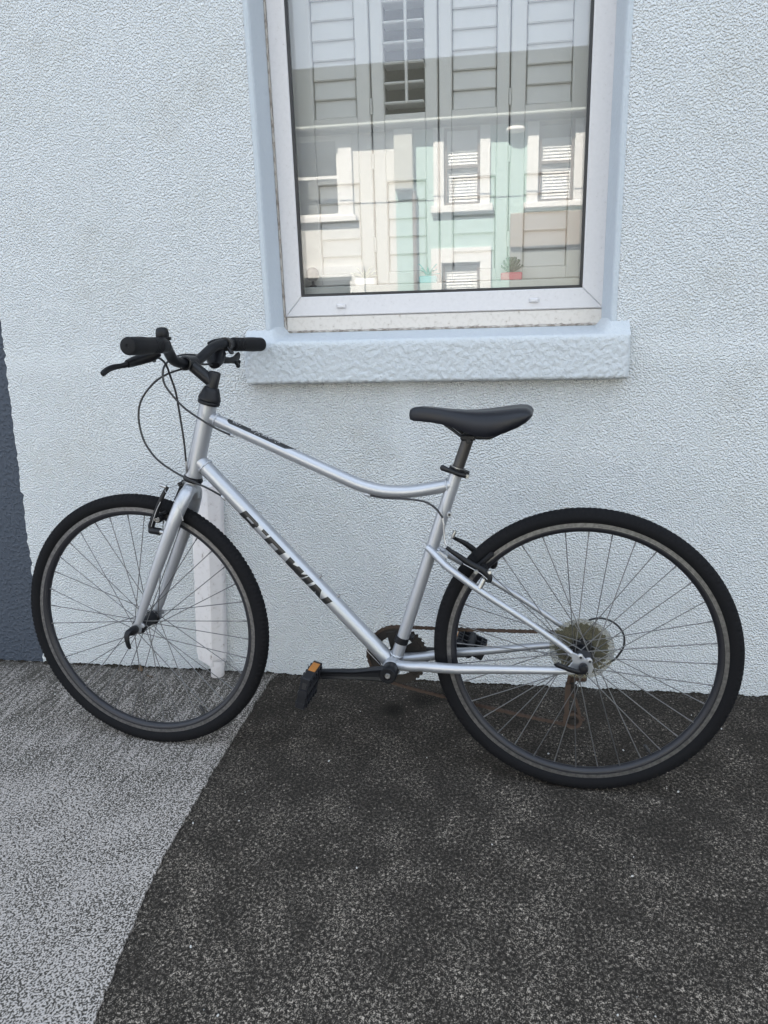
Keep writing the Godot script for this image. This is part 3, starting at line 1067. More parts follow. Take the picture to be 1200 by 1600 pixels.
func wall_with_holes(called: String, x0: float, x1: float, y0: float, y1: float, holes: Array, m: Material, h: Node3D, o: Vector3) -> void:
	# a front wall 0.34 thick, cut into strips round its openings
	var xs := [x0, x1]
	var ys := [y0, y1]
	for q in holes:
		for k in 2:
			if not xs.has(q[k]): xs.append(q[k])
			if not ys.has(q[k + 2]): ys.append(q[k + 2])
	xs.sort()
	ys.sort()
	var mb := MB.new()
	var za := FZ
	var zb := FZ + 0.34
	var solid := func(i: int, j: int) -> bool:
		if i < 0 or j < 0 or i >= xs.size() - 1 or j >= ys.size() - 1:
			return false
		var c := Vector2((xs[i] + xs[i + 1]) * 0.5, (ys[j] + ys[j + 1]) * 0.5)
		for q in holes:
			if c.x > q[0] and c.x < q[1] and c.y > q[2] and c.y < q[3]:
				return false
		return true
	for i in xs.size() - 1:
		for j in ys.size() - 1:
			if not solid.call(i, j):
				continue
			var a: float = xs[i]
			var b: float = xs[i + 1]
			var c: float = ys[j]
			var d: float = ys[j + 1]
			mb.flat(V(a, c, za), V(b, c, za), V(b, d, za), V(a, d, za), V(0, 0, -1))
			mb.flat(V(a, c, zb), V(b, c, zb), V(b, d, zb), V(a, d, zb), V(0, 0, 1))
			if not solid.call(i - 1, j): mb.flat(V(a, c, za), V(a, d, za), V(a, d, zb), V(a, c, zb), V(-1, 0, 0))
			if not solid.call(i + 1, j): mb.flat(V(b, c, za), V(b, d, za), V(b, d, zb), V(b, c, zb), V(1, 0, 0))
			if not solid.call(i, j - 1): mb.flat(V(a, c, za), V(b, c, za), V(b, c, zb), V(a, c, zb), V(0, -1, 0))
			if not solid.call(i, j + 1): mb.flat(V(a, d, za), V(b, d, za), V(b, d, zb), V(a, d, zb), V(0, 1, 0))
	build(called, mb, m, h, o)

func far_house(label: String, x0: float, x1: float, m: Material, holes: Array) -> Node3D:
	var h := node("terraced_house", self, V((x0 + x1) * 0.5, -0.83, FZ))
	tag(h, label, "house", "terraced houses across the street")
	var o := -h.position
	wall_with_holes("wall", x0, x1, -0.83, 4.05, holes, m, h, o)
	var b := MB.new()
	b.abox(V(x0 + 0.004, -0.82, FZ + 0.37), V(x1 - 0.004, 4.0, FZ + 6.0))
	build("house_body", b, m, h, o)
	var r := MB.new()
	var sec := PackedVector2Array([Vector2(FZ - 0.22, 4.12), Vector2(FZ + 3.0, 5.95), Vector2(FZ + 6.2, 4.12), Vector2(FZ + 6.2, 4.02), Vector2(FZ - 0.22, 4.02)])
	# section in (z, y), swept along x
	r.prism(sec, x0 + 0.002, x1 - 0.002, Transform3D(Basis(V(0, 0, 1), V(0, 1, 0), V(1, 0, 0)), Vector3.ZERO))
	build("roof", r, M.slate_roof, h, o)
	var g := MB.new()
	g.tube([V(x0, 4.10, FZ - 0.27), V(x1, 4.10, FZ - 0.27)], 0.032, 10)
	build("gutter", g, M.gutter_white, h, o)
	return h

func street_houses() -> void:
	var a := far_house("white terraced house across the street, mirrored at the left of the window", -6.6, -1.80, M.white_facade, [[-3.60, -2.79, 2.70, 4.0], [-3.60, -2.63, 0.3, 1.66], [-6.0, -5.2, 2.7, 4.0]])
	var ao := -a.position
	far_window(a, ao, -3.60, -2.79, 2.70, 4.0, [-3.78, -2.55, 2.60, 4.02], M.facade_white, 0)
	far_window(a, ao, -3.60, -2.63, 0.3, 1.66, [-3.8, -2.40, 0.2, 1.86], M.facade_white, 0)
	far_window(a, ao, -6.0, -5.2, 2.7, 4.0, [-6.18, -5.0, 2.6, 4.02], M.facade_white, 1)
	var b := far_house("mint green terraced house across the street, mirrored in the middle of the window", -1.80, 3.2, M.mint_facade, [[-0.94, -0.32, 2.78, 4.02], [0.66, 1.25, 2.76, 4.02], [-0.99, -0.315, 0.55, 1.83]])
	var bo := -b.position
	far_window(b, bo, -0.94, -0.32, 2.78, 4.02, [-1.12, -0.15, 2.66, 4.04], M.brown_frame, 1)
	far_window(b, bo, 0.66, 1.25, 2.76, 4.02, [0.47, 1.41, 2.67, 4.04], M.brown_frame, 2)
	far_window(b, bo, -0.99, -0.315, 0.55, 1.83, [-1.18, -0.12, 0.43, 2.08], M.brown_frame, 1)
	var pier := MB.new()
	pier.abox(V(-1.79, 3.05, FZ - 0.16), V(-1.47, 4.03, FZ - 0.003), 0.01)
	build("pier", pier, M.grey_facade, b, bo)
	var dp := MB.new()
	dp.tube([V(-1.46, -0.8, FZ - 0.08), V(-1.46, 3.04, FZ - 0.08)], 0.04, 10)
	build("drainpipe", dp, M.brown_frame, b, bo)
	var lm := MB.new()
	lm.ball(V(0.27, 3.90, FZ - 0.12), V(0.17, 0.06, 0.12))
	build("wall_lamp", lm, M.facade_white, b, bo)
	var sf := MB.new()
	sf.abox(V(0.20, 2.02, FZ - 0.30), V(3.1, 2.58, FZ - 0.004), 0.02)
	build("fascia", sf, M.oak_fascia, b, bo)
	var sfr := MB.new()
	sfr.abox(V(0.20, -0.8, FZ - 0.22), V(3.1, 2.017, FZ - 0.004), 0.02)
	build("shop_front", sfr, M.shop_grey, b, bo)
	far_house("plain grey terraced house across the street beyond the mint one", 3.2, 8.0, M.grey_facade, [])
	var c := MB.new()
	var pts := []
	for i in 21:
		var t := i / 20.0
		pts.append(V(lerpf(-6.5, 8.0, t), 3.98 - 0.10 * sin(PI * t) + 0.06 * t, FZ - 0.9))
	c.tube(pts, 0.007, 6)
	tag(build("overhead_cable", c, M.cable_black, self), "thin dark overhead cable strung along the fronts of the far houses", "cable")

# ------------------------------------------------------------------ the bicycle
# Coordinates: origin at the rear axle, x towards the tail, y up, z towards the rider's left.
const OFF := Vector3(0.56, 0.3465, 0.0)
const TR := 0.3465
const BBC := Vector3(-0.4475, -0.0605, 0.0)

func spoke_mesh(a: Vector3, b: Vector3) -> MB:
	var mb := MB.new()
	var d := (b - a).normalized()
	mb.tube([a, b - d * 0.013], 0.00118, 6)
	mb.tube([b - d * 0.0135, b + d * 0.001], 0.0018, 6)
	return mb

func wheel(b: Node3D, centre: Vector3, rear: bool) -> Node3D:
	var w := node("wheel", b, OFF + centre)
	w.set_meta("label", "rear wheel with rusty sprockets and a plastic spoke guard" if rear else "front wheel with a black hub")
	w.rotation = Vector3(0, 0 if rear else -0.017, 0.13 if rear else 0.05)
	var ax := Transform3D(Basis(V(1, 0, 0), V(0, 0, 1), V(0, -1, 0)), Vector3.ZERO)
	# tyre: casing with shoulder blocks
	var rc := TR - 0.0182
	var seg := 540
	var prof := []
	for i in 25:
		prof.append(deg_to_rad(lerpf(-148.0, 148.0, i / 24.0)))
	var rows := []
	for k in seg:
		var th := TAU * k / seg
		var c := Vector3(cos(th), sin(th), 0)
		var ring := []
		for i in prof.size():
			var a: float = prof[i]
			var dg := absf(rad_to_deg(a))
			var r := 0.0178
			var ph := (k + (1 if a > 0 else 0)) % 3
			if dg > 22.0 and dg < 68.0:
				# blocks with slits between, longer and shorter in turn
				var long := (k / 3) % 2 == 0
				if ph < 2 and (dg < 50.0 or long):
					r += 0.0020
				elif dg < 34.0 and (k / 3) % 4 == 0:
					r += 0.0012
			elif dg <= 22.0:
				r += 0.0007 + (0.0006 if k % 3 < 2 else 0.0)
			if dg > 84.0 and dg < 90.0:
				r += 0.0004
			ring.append(c * (rc + r * cos(a)) + V(0, 0, r * 1.02 * sin(a)))
		rows.append(ring)
	var ty := MB.new()
	ty.grid(rows, false, true, Vector2(1, 1))
	build("tyre", ty, M.tyre_rubber, w)
	# rim: black box section and the bright brake tracks
	var rm := MB.new()
	rm.lathe([Vector2(0.3055, 0.0108), Vector2(0.3035, 0.0112), Vector2(0.2985, 0.0095), Vector2(0.2935, 0.0045), Vector2(0.2925, 0.0), Vector2(0.2935, -0.0045), Vector2(0.2985, -0.0095), Vector2(0.3035, -0.0112), Vector2(0.3055, -0.0108), Vector2(0.3165, -0.0100), Vector2(0.3165, 0.0100)], ax, 120, true)
	build("rim", rm, M.black_anodised, w)
	for s in [1.0, -1.0]:
		var bt := MB.new()
		var pr := []
		for i in 13:
			var rr := lerpf(0.3056, 0.3178, i / 12.0)
			pr.append(Vector2(rr, s * (0.0117 - (0.00035 if i % 4 == 2 else 0.0))))
		pr.append(Vector2(0.3178, s * 0.0098))
		pr.append(Vector2(0.3056, s * 0.0098))
		bt.lathe(pr, ax, 120, true)
		build("brake_track", bt, M.brake_track_alloy, w)
	# hub
	var hb := MB.new()
	var fz := 0.0325
	if rear:
		hb.lathe([Vector2(0, 0.052), Vector2(0.008, 0.052), Vector2(0.011, 0.046), Vector2(0.017, 0.040), Vector2(0.0235, 0.0345), Vector2(0.0235, 0.0315), Vector2(0.015, 0.027), Vector2(0.0135, 0.0), Vector2(0.015, -0.018), Vector2(0.0235, -0.020), Vector2(0.0235, -0.023), Vector2(0.017, -0.026), Vector2(0, -0.026)], ax, 28)
	else:
		hb.lathe([Vector2(0, 0.047), Vector2(0.0085, 0.047), Vector2(0.011, 0.041), Vector2(0.014, 0.036), Vector2(0.020, 0.034), Vector2(0.020, 0.031), Vector2(0.0165, 0.028), Vector2(0.0145, 0.0), Vector2(0.0165, -0.028), Vector2(0.020, -0.031), Vector2(0.020, -0.034), Vector2(0.014, -0.036), Vector2(0.011, -0.041), Vector2(0.0085, -0.047), Vector2(0, -0.047)], ax, 28)
	build("hub", hb, M.black_satin, w)
	for side in [1.0, -1.0]:
		var hr := 0.0205 if rear else 0.0172
		var hz: float = fz if side > 0 else (-0.0215 if rear else -fz)
		for k in 18:
			var h := TAU * (k + (0.5 if side < 0 else 0.0)) / 18.0
			var e := deg_to_rad(62.0 if k % 2 == 0 else -58.0)
			var p := V(cos(h) * hr, sin(h) * hr, hz + (0.0018 if k % 2 == 0 else -0.0018))
			var q := V(cos(h + e) * 0.2945, sin(h + e) * 0.2945, side * 0.002)
			build("spoke", spoke_mesh(p, q), M.steel_spoke, w)
	var vv := MB.new()
	var va := deg_to_rad(-55.5) - w.rotation.z if rear else deg_to_rad(-62.0)
	var vd := V(cos(va), sin(va), 0)
	vv.lathe([Vector2(0, 0), Vector2(0.0028, 0), Vector2(0.0028, 0.012), Vector2(0.0042, 0.0125), Vector2(0.0042, 0.028), Vector2(0.0035, 0.030), Vector2(0, 0.030)], along(vd * 0.296, -vd), 12)
	build("valve", vv, M.cable_black, w)
	if rear:
		var sp := MB.new()
		sp.lathe([Vector2(0.026, -0.0285), Vector2(0.058, -0.0285), Vector2(0.072, -0.0260), Vector2(0.0745, -0.0255), Vector2(0.0745, -0.0275), Vector2(0.072, -0.0282), Vector2(0.058, -0.0305), Vector2(0.026, -0.0305)], ax, 60, true)
		build("spoke_guard", sp, M.yellowed_plastic, w)
		var radii := [0.0610, 0.054, 0.048, 0.043, 0.038, 0.034, 0.029]
		for i in 7:
			var teeth := int(radii[i] * TAU / 0.0127)
			var poly := PackedVector2Array()
			for t in teeth * 4:
				var r: float = radii[i] + (0.0018 if t % 4 < 2 else -0.0018)
				poly.append(Vector2.from_angle(TAU * t / (teeth * 4.0)) * r)
			var sk := MB.new()
			var z := -0.033 - i * 0.0042
			sk.prism(poly, z - 0.0018, z)
			build("sprocket", sk, M.rusty_black, w)
	return w

func frame(b: Node3D) -> void:
	var f := node("frame", b, OFF)
	f.set_meta("label", "silver painted frame with dipped top tube and black lettering")
	var sm: Material = M.silver_paint
	var ht := MB.new()
	var ha := V(-0.8945, 0.578, 0)
	var hb := V(-0.9492, 0.3975, 0)
	ht.tube([ha, ha.lerp(hb, 0.02), ha.lerp(hb, 0.5), ha.lerp(hb, 0.98), hb], 0.0212, 28)
	build("head_tube", ht, sm, f)
	var tt := MB.new()
	var tp := spline([V(-0.897, 0.5455, 0), V(-0.8179, 0.512, 0), V(-0.7062, 0.4639, 0), V(-0.6197, 0.4267, 0), V(-0.559, 0.4010, 0), V(-0.5188, 0.3855, 0), V(-0.4725, 0.3745, 0), V(-0.4265, 0.3722, 0), V(-0.3931, 0.3750, 0), V(-0.3584, 0.3810, 0), V(-0.307, 0.3925, 0)], 6)
	tt.tube(tp, 0.0150, 24)
	build("top_tube", tt, sm, f)
	var d0 := V(-0.9315, 0.4385, 0)
	var d1 := V(-0.4545, -0.0605, 0)
	var dt := MB.new()
	dt.tube([d0, d0.lerp(d1, 0.3), d0.lerp(d1, 0.7), d1], 0.0190, 28)
	var dtube := build("down_tube", dt, sm, f)
	var s0 := V(-0.2945, 0.4205, 0)
	var s1 := V(-0.4445, -0.056, 0)
	var stb := MB.new()
	stb.tube([s0, s0.lerp(s1, 0.3), s0.lerp(s1, 0.7), s1], 0.0150, 24)
	build("seat_tube", stb, sm, f)
	var bb := MB.new()
	var ax := Transform3D(Basis(V(1, 0, 0), V(0, 0, 1), V(0, -1, 0)), BBC)
	bb.lathe([Vector2(0, 0.036), Vector2(0.0205, 0.036), Vector2(0.0222, 0.034), Vector2(0.0222, -0.034), Vector2(0.0205, -0.036), Vector2(0, -0.036)], ax, 28)
	build("bottom_bracket", bb, sm, f)
	# weld beads where tubes meet
	for wl in [[V(-0.4592, -0.0478, 0), d1 - d0, 0.0196], [V(-0.4400, -0.0360, 0), s1 - s0, 0.0156], [V(-0.9165, 0.4228, 0), d1 - d0, 0.0196], [V(-0.8775, 0.5375, 0), V(0.92, -0.39, 0), 0.0156], [V(-0.3155, 0.3905, 0), V(0.98, 0.2, 0), 0.0155]]:
		var wb := MB.new()
		var xf := along(wl[0], wl[1])
		var pts := []
		for i in 29:
			var a := TAU * i / 28.0
			pts.append(xf * V(cos(a) * wl[2], 0.0007 * sin(a * 9.0), sin(a) * wl[2]))
		wb.tube(pts, 0.0021, 6, false)
		build("weld", wb, M.silver_weld, f)
	# stays
	var csl := MB.new()
	csl.tube(spline([V(-0.434, -0.054, 0.026), V(-0.3937, -0.0488, 0.036), V(-0.3695, -0.0452, 0.040), V(-0.3376, -0.0424, 0.0455), V(-0.2835, -0.0395, 0.050), V(-0.2159, -0.0323, 0.055), V(-0.1282, -0.0245, 0.0595), V(-0.0500, -0.0185, 0.062), V(-0.036, -0.0180, 0.062)], 5), [0.0125, 0.0125, 0.0120, 0.0128, 0.0122, 0.0108, 0.0098, 0.0088, 0.0060], 16)
	build("chain_stay", csl, sm, f)
	var csr := MB.new()
	csr.tube(spline([V(-0.434, -0.058, -0.026), V(-0.3911, -0.0569, -0.038), V(-0.3519, -0.0521, -0.045), V(-0.3202, -0.0455, -0.050), V(-0.2254, -0.0345, -0.055), V(-0.0793, -0.0117, -0.061), V(-0.036, -0.0115, -0.062)], 5), [0.0125, 0.012, 0.0128, 0.012, 0.0098, 0.0080, 0.0060], 16)
	build("chain_stay", csr, sm, f)
	for s in [1.0, -1.0]:
		var ss := MB.new()
		ss.tube(spline([V(-0.3600, 0.2440, 0.013 * s), V(-0.3545, 0.2408, 0.0165 * s), V(-0.3384, 0.2297, 0.026 * s), V(-0.3101, 0.2085, 0.0415 * s), V(-0.2729, 0.1845, 0.050 * s), V(-0.2280, 0.1562, 0.0555 * s), V(-0.1400, 0.1030, 0.0595 * s), V(-0.0593, 0.0497, 0.061 * s), V(-0.0264, 0.0260, 0.062 * s)], 5), [0.0078, 0.0086, 0.0088, 0.0088, 0.0086, 0.0082, 0.0076, 0.0070, 0.0052], 14)
		build("seat_stay", ss, sm, f)
		var outline := PackedVector2Array()
		for q in [[-0.0300, 0.0309], [-0.0129, 0.0239], [-0.0085, 0.0262], [-0.0035, 0.0255], [-0.0004, 0.0200], [0.0041, 0.0150], [0.0085, 0.0178], [0.0150, 0.0178], [0.0192, 0.0121], [0.0194, 0.0019], [0.0225, -0.0061], [0.0190, -0.0180], [0.0131, -0.0214], [0.0100, -0.0160], [0.0060, -0.0040], [-0.0060, -0.0070], [-0.0115, -0.0150], [-0.0184, -0.0242], [-0.0445, -0.0264], [-0.0449, -0.0160], [-0.0303, -0.0044], [-0.0233, 0.0066], [-0.0256, 0.0167], [-0.0345, 0.0223]]:
			outline.append(Vector2(q[0], q[1]))
		var dp := MB.new()
		dp.prism(outline, 0.0590 * s, 0.0648 * s, Transform3D(), 0.0008)
		build("dropout", dp, sm, f)
		for e in [V(-0.0062, 0.0193, 0.065 * s), V(0.0139, 0.0113, 0.065 * s)]:
			var ey := MB.new()
			ey.lathe([Vector2(0.0026, -0.003), Vector2(0.0058, -0.003), Vector2(0.0058, 0.0016), Vector2(0.0030, 0.0022), Vector2(0.0026, -0.003)], along(e, V(0, 0, s)), 16)
			build("eyelet", ey, sm, f)
			var eh := MB.new()
			eh.lathe([Vector2(0, 0.0028), Vector2(0.0029, 0.0028), Vector2(0.0029, -0.0010)], along(e, V(0, 0, s)), 12)
			build("hole", eh, M.gasket_black, f)
	var br := MB.new()
	br.tube([V(-0.322, 0.2205, -0.032), V(-0.322, 0.2205, 0.032)], 0.0072, 12)
	br.prism(PackedVector2Array([Vector2(-0.3388, 0.2385), Vector2(-0.3282, 0.2408), Vector2(-0.3106, 0.2272), Vector2(-0.3159, 0.2160), Vector2(-0.3290, 0.2140)]), 0.024, 0.028, Transform3D(), 0.0006)
	br.tube([V(-0.350, 0.2385, 0.0), V(-0.332, 0.2345, 0.004)], 0.0058, 12)
	build("stay_bridge", br, sm, f)
	# bosses, stops and bolts
	var bs := MB.new()
	bs.lathe([Vector2(0.0030, 0.0), Vector2(0.0030, -0.004), Vector2(0.0, -0.004)], along(V(-0.3090, 0.3235, 0.011), V(0.2, 0, 1)), 14)
	bs.lathe([Vector2(0, -0.030), Vector2(0.0066, -0.030), Vector2(0.0066, -0.001), Vector2(0.0058, 0.0), Vector2(0.0030, 0.0)], along(V(-0.3090, 0.3235, 0.011), V(0.2, 0, 1)), 18)
	build("rack_boss", bs, sm, f)
	var bh := MB.new()
	bh.lathe([Vector2(0, 0.0008), Vector2(0.0031, 0.0008), Vector2(0.0031, -0.004)], along(V(-0.3090, 0.3235, 0.011), V(0.2, 0, 1)), 14)
	build("hole", bh, M.gasket_black, f)
	for q in [V(-0.6335, 0.1505, 0), V(-0.5875, 0.1035, 0)]:
		var bt := MB.new()
		var dn := V(0.725, 0.689, 0)
		var base: Vector3 = d0 + (d1 - d0) * ((q - d0).dot(d1 - d0) / (d1 - d0).length_squared()) + dn * 0.018
		bt.lathe([Vector2(0, 0.008), Vector2(0.002, 0.008), Vector2(0.0032, 0.0070), Vector2(0.0032, 0.0030), Vector2(0.0042, 0.0028), Vector2(0.0042, -0.001)], along(base, dn), 12)
		build("bottle_bolt", bt, M.alloy, f)
	for q in [[V(-0.8375, 0.5025, 0.008), V(0.92, -0.39, 0)], [V(-0.5040, 0.3638, 0.004), V(0.96, -0.22, 0)], [V(-0.8690, 0.3486, 0.010), V(0.69, -0.72, 0)]]:
		var cs := MB.new()
		cs.lathe([Vector2(0, -0.008), Vector2(0.0030, -0.008), Vector2(0.0045, -0.006), Vector2(0.0045, 0.004), Vector2(0.0028, 0.007), Vector2(0, 0.007)], along(q[0], q[1]), 12)
		build("cable_stop", cs, sm, f)
	for q in [V(-0.3640, 0.0, 0.046), V(-0.3640, 0.0, -0.046)]:
		var fs := MB.new()
		fs.tube([V(-0.3480, -0.0300, q.z), V(-0.3480, -0.0235, q.z)], 0.0015, 6)
		build("stud", fs, M.alloy, f)
	lettering(f, d0, d1)
	top_decal(f, tp)

# polygons in (mm along, mm across from the top edge down), wrapped on the tube
func lettering(f: Node3D, d0: Vector3, d1: Vector3) -> void:
	var dir := (d1 - d0).normalized()
	var e1 := V(0, 0, 1)
	var e2 := V(-dir.y, dir.x, 0)
	var start := (V(-0.8107, 0.3158, 0) - d0).dot(dir)
	var glyphs := {
		"letter_b": [[0, 0, 43, 0, 49, 3, 51, 8, 0, 8], [0, 8, 17, 8, 17, 40, 0, 40], [39, 8, 51, 8, 51, 11, 47, 13, 37, 13], [17, 13, 47, 13, 50, 16, 48, 21, 17, 21], [38, 21, 48, 21, 52, 26, 52, 34, 47, 40, 36, 40], [17, 33, 38, 33, 36, 40, 17, 40]],
		"apostrophe": [[62, 0, 82, 0, 82, 8, 64, 8]],
		"letter_t": [[87, 0, 141, 0, 141, 9, 87, 9], [87, 9, 104, 9, 104, 22, 87, 22], [125, 9, 141, 9, 141, 26, 127, 26]],
		"letter_w": [[156, 0, 174, 0, 184, 40, 170, 40], [188, 0, 204, 0, 186, 40, 170, 40], [176, 8, 190, 2, 186, 24, 178, 24], [188, 0, 206, 0, 214, 40, 200, 40], [206, 14, 216, 0, 220, 0, 214, 40, 206, 40]],
		"letter_i": [[222, 0, 240, 0, 240, 40, 222, 40]],
		"letter_n": [[247, 0, 265, 0, 265, 40, 247, 40], [265, 0, 268, 0, 292, 28, 292, 40, 286, 40, 265, 14], [290, 0, 307, 0, 307, 40, 290, 40]],
	}
	var R := 0.0190
	for g in glyphs:
		var mb := MB.new()
		var lift := 0.00022
		for q in glyphs[g]:
			var poly := PackedVector2Array()
			for i in range(0, q.size(), 2):
				poly.append(Vector2(q[i], q[i + 1]))
			lift += 0.00002
			# cut into thin rows so that the print bends with the tube
			for k in 20:
				var band := PackedVector2Array([Vector2(-10, k * 2.0), Vector2(400, k * 2.0), Vector2(400, k * 2.0 + 2.0), Vector2(-10, k * 2.0 + 2.0)])
				for piece in Geometry2D.intersect_polygons(poly, band):
					var ix := Geometry2D.triangulate_polygon(piece)
					for i in range(0, ix.size(), 3):
						var p := []
						var nn := []
						for c in 3:
							var u: Vector2 = piece[ix[i + c]]
							var a := deg_to_rad(23.0) - u.y * 0.001 / R
							var out := e1 * cos(a) + e2 * sin(a)
							nn.append(out)
							p.append(d0 + dir * (start + (u.x - 0.32 * u.y) * 0.001) + out * (R + lift))
						mb.tri(p[0], p[1], p[2], nn[0], nn[1], nn[2])
		build(g, mb, M.black_print, f)

func tube_frame(path: Array, s: float) -> Array:
	# point and direction at arc length s along a polyline
	var left := s
	for i in path.size() - 1:
		var l: float = path[i].distance_to(path[i + 1])
		if left <= l or i == path.size() - 2:
			return [path[i].lerp(path[i + 1], left / l), (path[i + 1] - path[i]).normalized()]
		left -= l
	return []

func top_decal(f: Node3D, tp: Array) -> void:
	var R := 0.01522
	var s0 := 0.050
	var s1 := 0.232
	var rows := []
	for i in 41:
		var t := i / 40.0
		var s := lerpf(s0, s1, t)
		var fr := tube_frame(tp, s)
		var e2 := V(-fr[1].y, fr[1].x, 0)
		var lo := 36.0
		if t > 0.86:
			lo = lerpf(36.0, 82.0, smoothstep(0.86, 1.0, t))
		if t < 0.05:
			lo = lerpf(60.0, 36.0, sqrt(t / 0.05))
		var row := []
		for k in 15:
			var a := deg_to_rad(lerpf(lo, 180.0 - lo, k / 14.0))
			row.append(fr[0] + (V(0, 0, 1) * cos(a) + e2 * sin(a)) * R)
		rows.append(row)
	var d := MB.new()
	d.grid(rows)
	var band := build("decal", d, M.black_print, f)
	band.set_meta("label", "black band with grey lettering on the top tube")
	# its lettering reads from the far side: upside down from here
	for word in [["riverside", 0.192, 0.0205, "lettering"], ["100", 0.088, 0.0150, "lettering"]]:
		var tm := TextMesh.new()
		var fo := SystemFont.new()
		fo.font_names = PackedStringArray(["Droid Sans"])
		tm.font = fo
		tm.text = word[0]
		tm.font_size = 32
		tm.pixel_size = word[2] / 32.0
		tm.depth = 0.0
		tm.horizontal_alignment = HORIZONTAL_ALIGNMENT_LEFT
		tm.curve_step = 1.0
		var arr := tm.get_mesh_arrays()
		var vs: PackedVector3Array = arr[Mesh.ARRAY_VERTEX]
		var ix = arr[Mesh.ARRAY_INDEX]
		var mb := MB.new()
		var cnt: int = ix.size() if ix != null and ix.size() > 0 else vs.size()
		for i in range(0, cnt - 2, 3):
			var p := []
			var nn := []
			for c in 3:
				var u: Vector3 = vs[ix[i + c]] if ix != null and ix.size() > 0 else vs[i + c]
				var fr := tube_frame(tp, word[1] - u.x)
				var e2 := V(-fr[1].y, fr[1].x, 0)
				var a := PI / 2 - 0.12 - u.y / R
				var out := V(0, 0, 1) * cos(a) + e2 * sin(a)
				nn.append(out)
				p.append(fr[0] + out * (R + 0.0003))
			mb.tri(p[0], p[1], p[2], nn[0], nn[1], nn[2])
		if mb.v.size():
			build(word[3], mb, M.print_grey, f)

func fork(b: Node3D) -> void:
	var f := node("fork", b, OFF)
	var sm: Material = M.silver_paint
	var cr := MB.new()
	cr.tube([V(-0.9505, 0.3935, 0), V(-0.9535, 0.3835, 0), V(-0.957, 0.372, 0)], [0.0165, 0.0165, 0.0178], 22)
	cr.tube(spline([V(-0.9655, 0.345, -0.026), V(-0.9590, 0.3640, -0.014), V(-0.9575, 0.3690, 0), V(-0.9590, 0.3640, 0.014), V(-0.9655, 0.345, 0.026)], 5), 0.0165, 18)
	build("fork_crown", cr, sm, f)
	for s in [1.0, -1.0]:
		var dx := 0.0 if s > 0 else 0.002
		var bl := MB.new()
		bl.tube(spline([V(-0.9575, 0.3680, 0.012 * s), V(-0.9605, 0.3570, 0.026 * s), V(-0.9715, 0.3300, 0.0385 * s), V(-0.9895, 0.2890, 0.0450 * s), V(-1.0210, 0.2206, 0.0470 * s), V(-1.0491, 0.1596, 0.0480 * s), V(-1.0800, 0.0900, 0.0490 * s), V(-1.1090, 0.0243, 0.0495 * s), V(-1.1120, 0.0180, 0.0495 * s)], 5), [0.0155, 0.0172, 0.0178, 0.0174, 0.0160, 0.0144, 0.0124, 0.0102, 0.0076], 18, true, Vector2(0.82, 1.0), V(0, 0, 1))
		build("fork_blade", bl, sm, f)
		var dp := MB.new()
		var o := Vector2(-1.1195 + dx, 0.002)
		var poly := PackedVector2Array()
		for q in [[0.002, 0.022], [0.013, 0.019], [0.016, 0.0165], [0.0235, 0.0145], [0.026, 0.009], [0.022, 0.004], [0.0165, 0.005], [0.015, -0.003], [0.013, -0.0095], [0.0055, -0.0095], [0.0055, 0.0], [-0.0045, 0.0015], [-0.0055, -0.008], [-0.0095, -0.007], [-0.0115, 0.003], [-0.007, 0.013]]:
			poly.append(o + Vector2(q[0], q[1]))
		dp.prism(poly, 0.0475 * s, 0.0525 * s, Transform3D(), 0.0007)
		build("dropout", dp, sm, f)
		var bo := MB.new()
		bo.tube([V(-1.005 + dx, 0.2600, 0.047 * s), V(-1.032 + dx, 0.2655, 0.046 * s)], 0.0062, 12)
		build("brake_boss", bo, M.alloy, f)
	var hole := MB.new()
	hole.lathe([Vector2(0, 0.0), Vector2(0.0035, 0.0), Vector2(0.0045, -0.003)], along(V(-0.9405, 0.3705, 0.003), V(0.95, -0.30, 0.1)), 12)
	build("crown_hole", hole, M.gasket_black, f)

func headset(b: Node3D) -> void:
	var ax := V(-0.8948, 0.5748, 0) - V(-0.9505, 0.3932, 0)
	var c := MB.new()
	c.lathe([Vector2(0.0175, -0.004), Vector2(0.0232, -0.003), Vector2(0.0248, 0.001), Vector2(0.0240, 0.005), Vector2(0.0222, 0.0065), Vector2(0.0222, 0.010), Vector2(0.0165, 0.011)], along(V(-0.9518, 0.3888, 0), ax), 28)
	build("headset", c, M.black_satin, b, OFF)
	var u := MB.new()
	u.lathe([Vector2(0.0214, -0.004), Vector2(0.0258, -0.003), Vector2(0.0268, 0.001), Vector2(0.0262, 0.0045), Vector2(0.0250, 0.0055), Vector2(0.0272, 0.0075), Vector2(0.0272, 0.0105), Vector2(0.0255, 0.0165), Vector2(0.0210, 0.0290), Vector2(0.0178, 0.0375), Vector2(0.0150, 0.0390)], along(V(-0.8942, 0.5790, 0), ax), 32)
	build("headset", u, M.black_satin, b, OFF)
	# quill stem
	var s := MB.new()
	var q0 := V(-0.8855, 0.6080, 0)
	var q1 := V(-0.8715, 0.6530, 0)
	s.lathe([Vector2(0.0143, 0.0), Vector2(0.0143, 0.0440), Vector2(0.0132, 0.0455), Vector2(0.0, 0.0455)], along(q0, q1 - q0), 24)
	s.tube([V(-0.8815, 0.6280, 0), V(-0.9140, 0.6545, 0), V(-0.9365, 0.6725, 0)], [0.0148, 0.0142, 0.0138], 20)
	s.lathe([Vector2(0.0138, -0.0235), Vector2(0.0172, -0.0225), Vector2(0.0172, 0.0225), Vector2(0.0138, 0.0235)], along(V(-0.9380, 0.6735, 0), V(0, 0, 1)), 22)
	build("stem", s, M.black_paint, b, OFF)

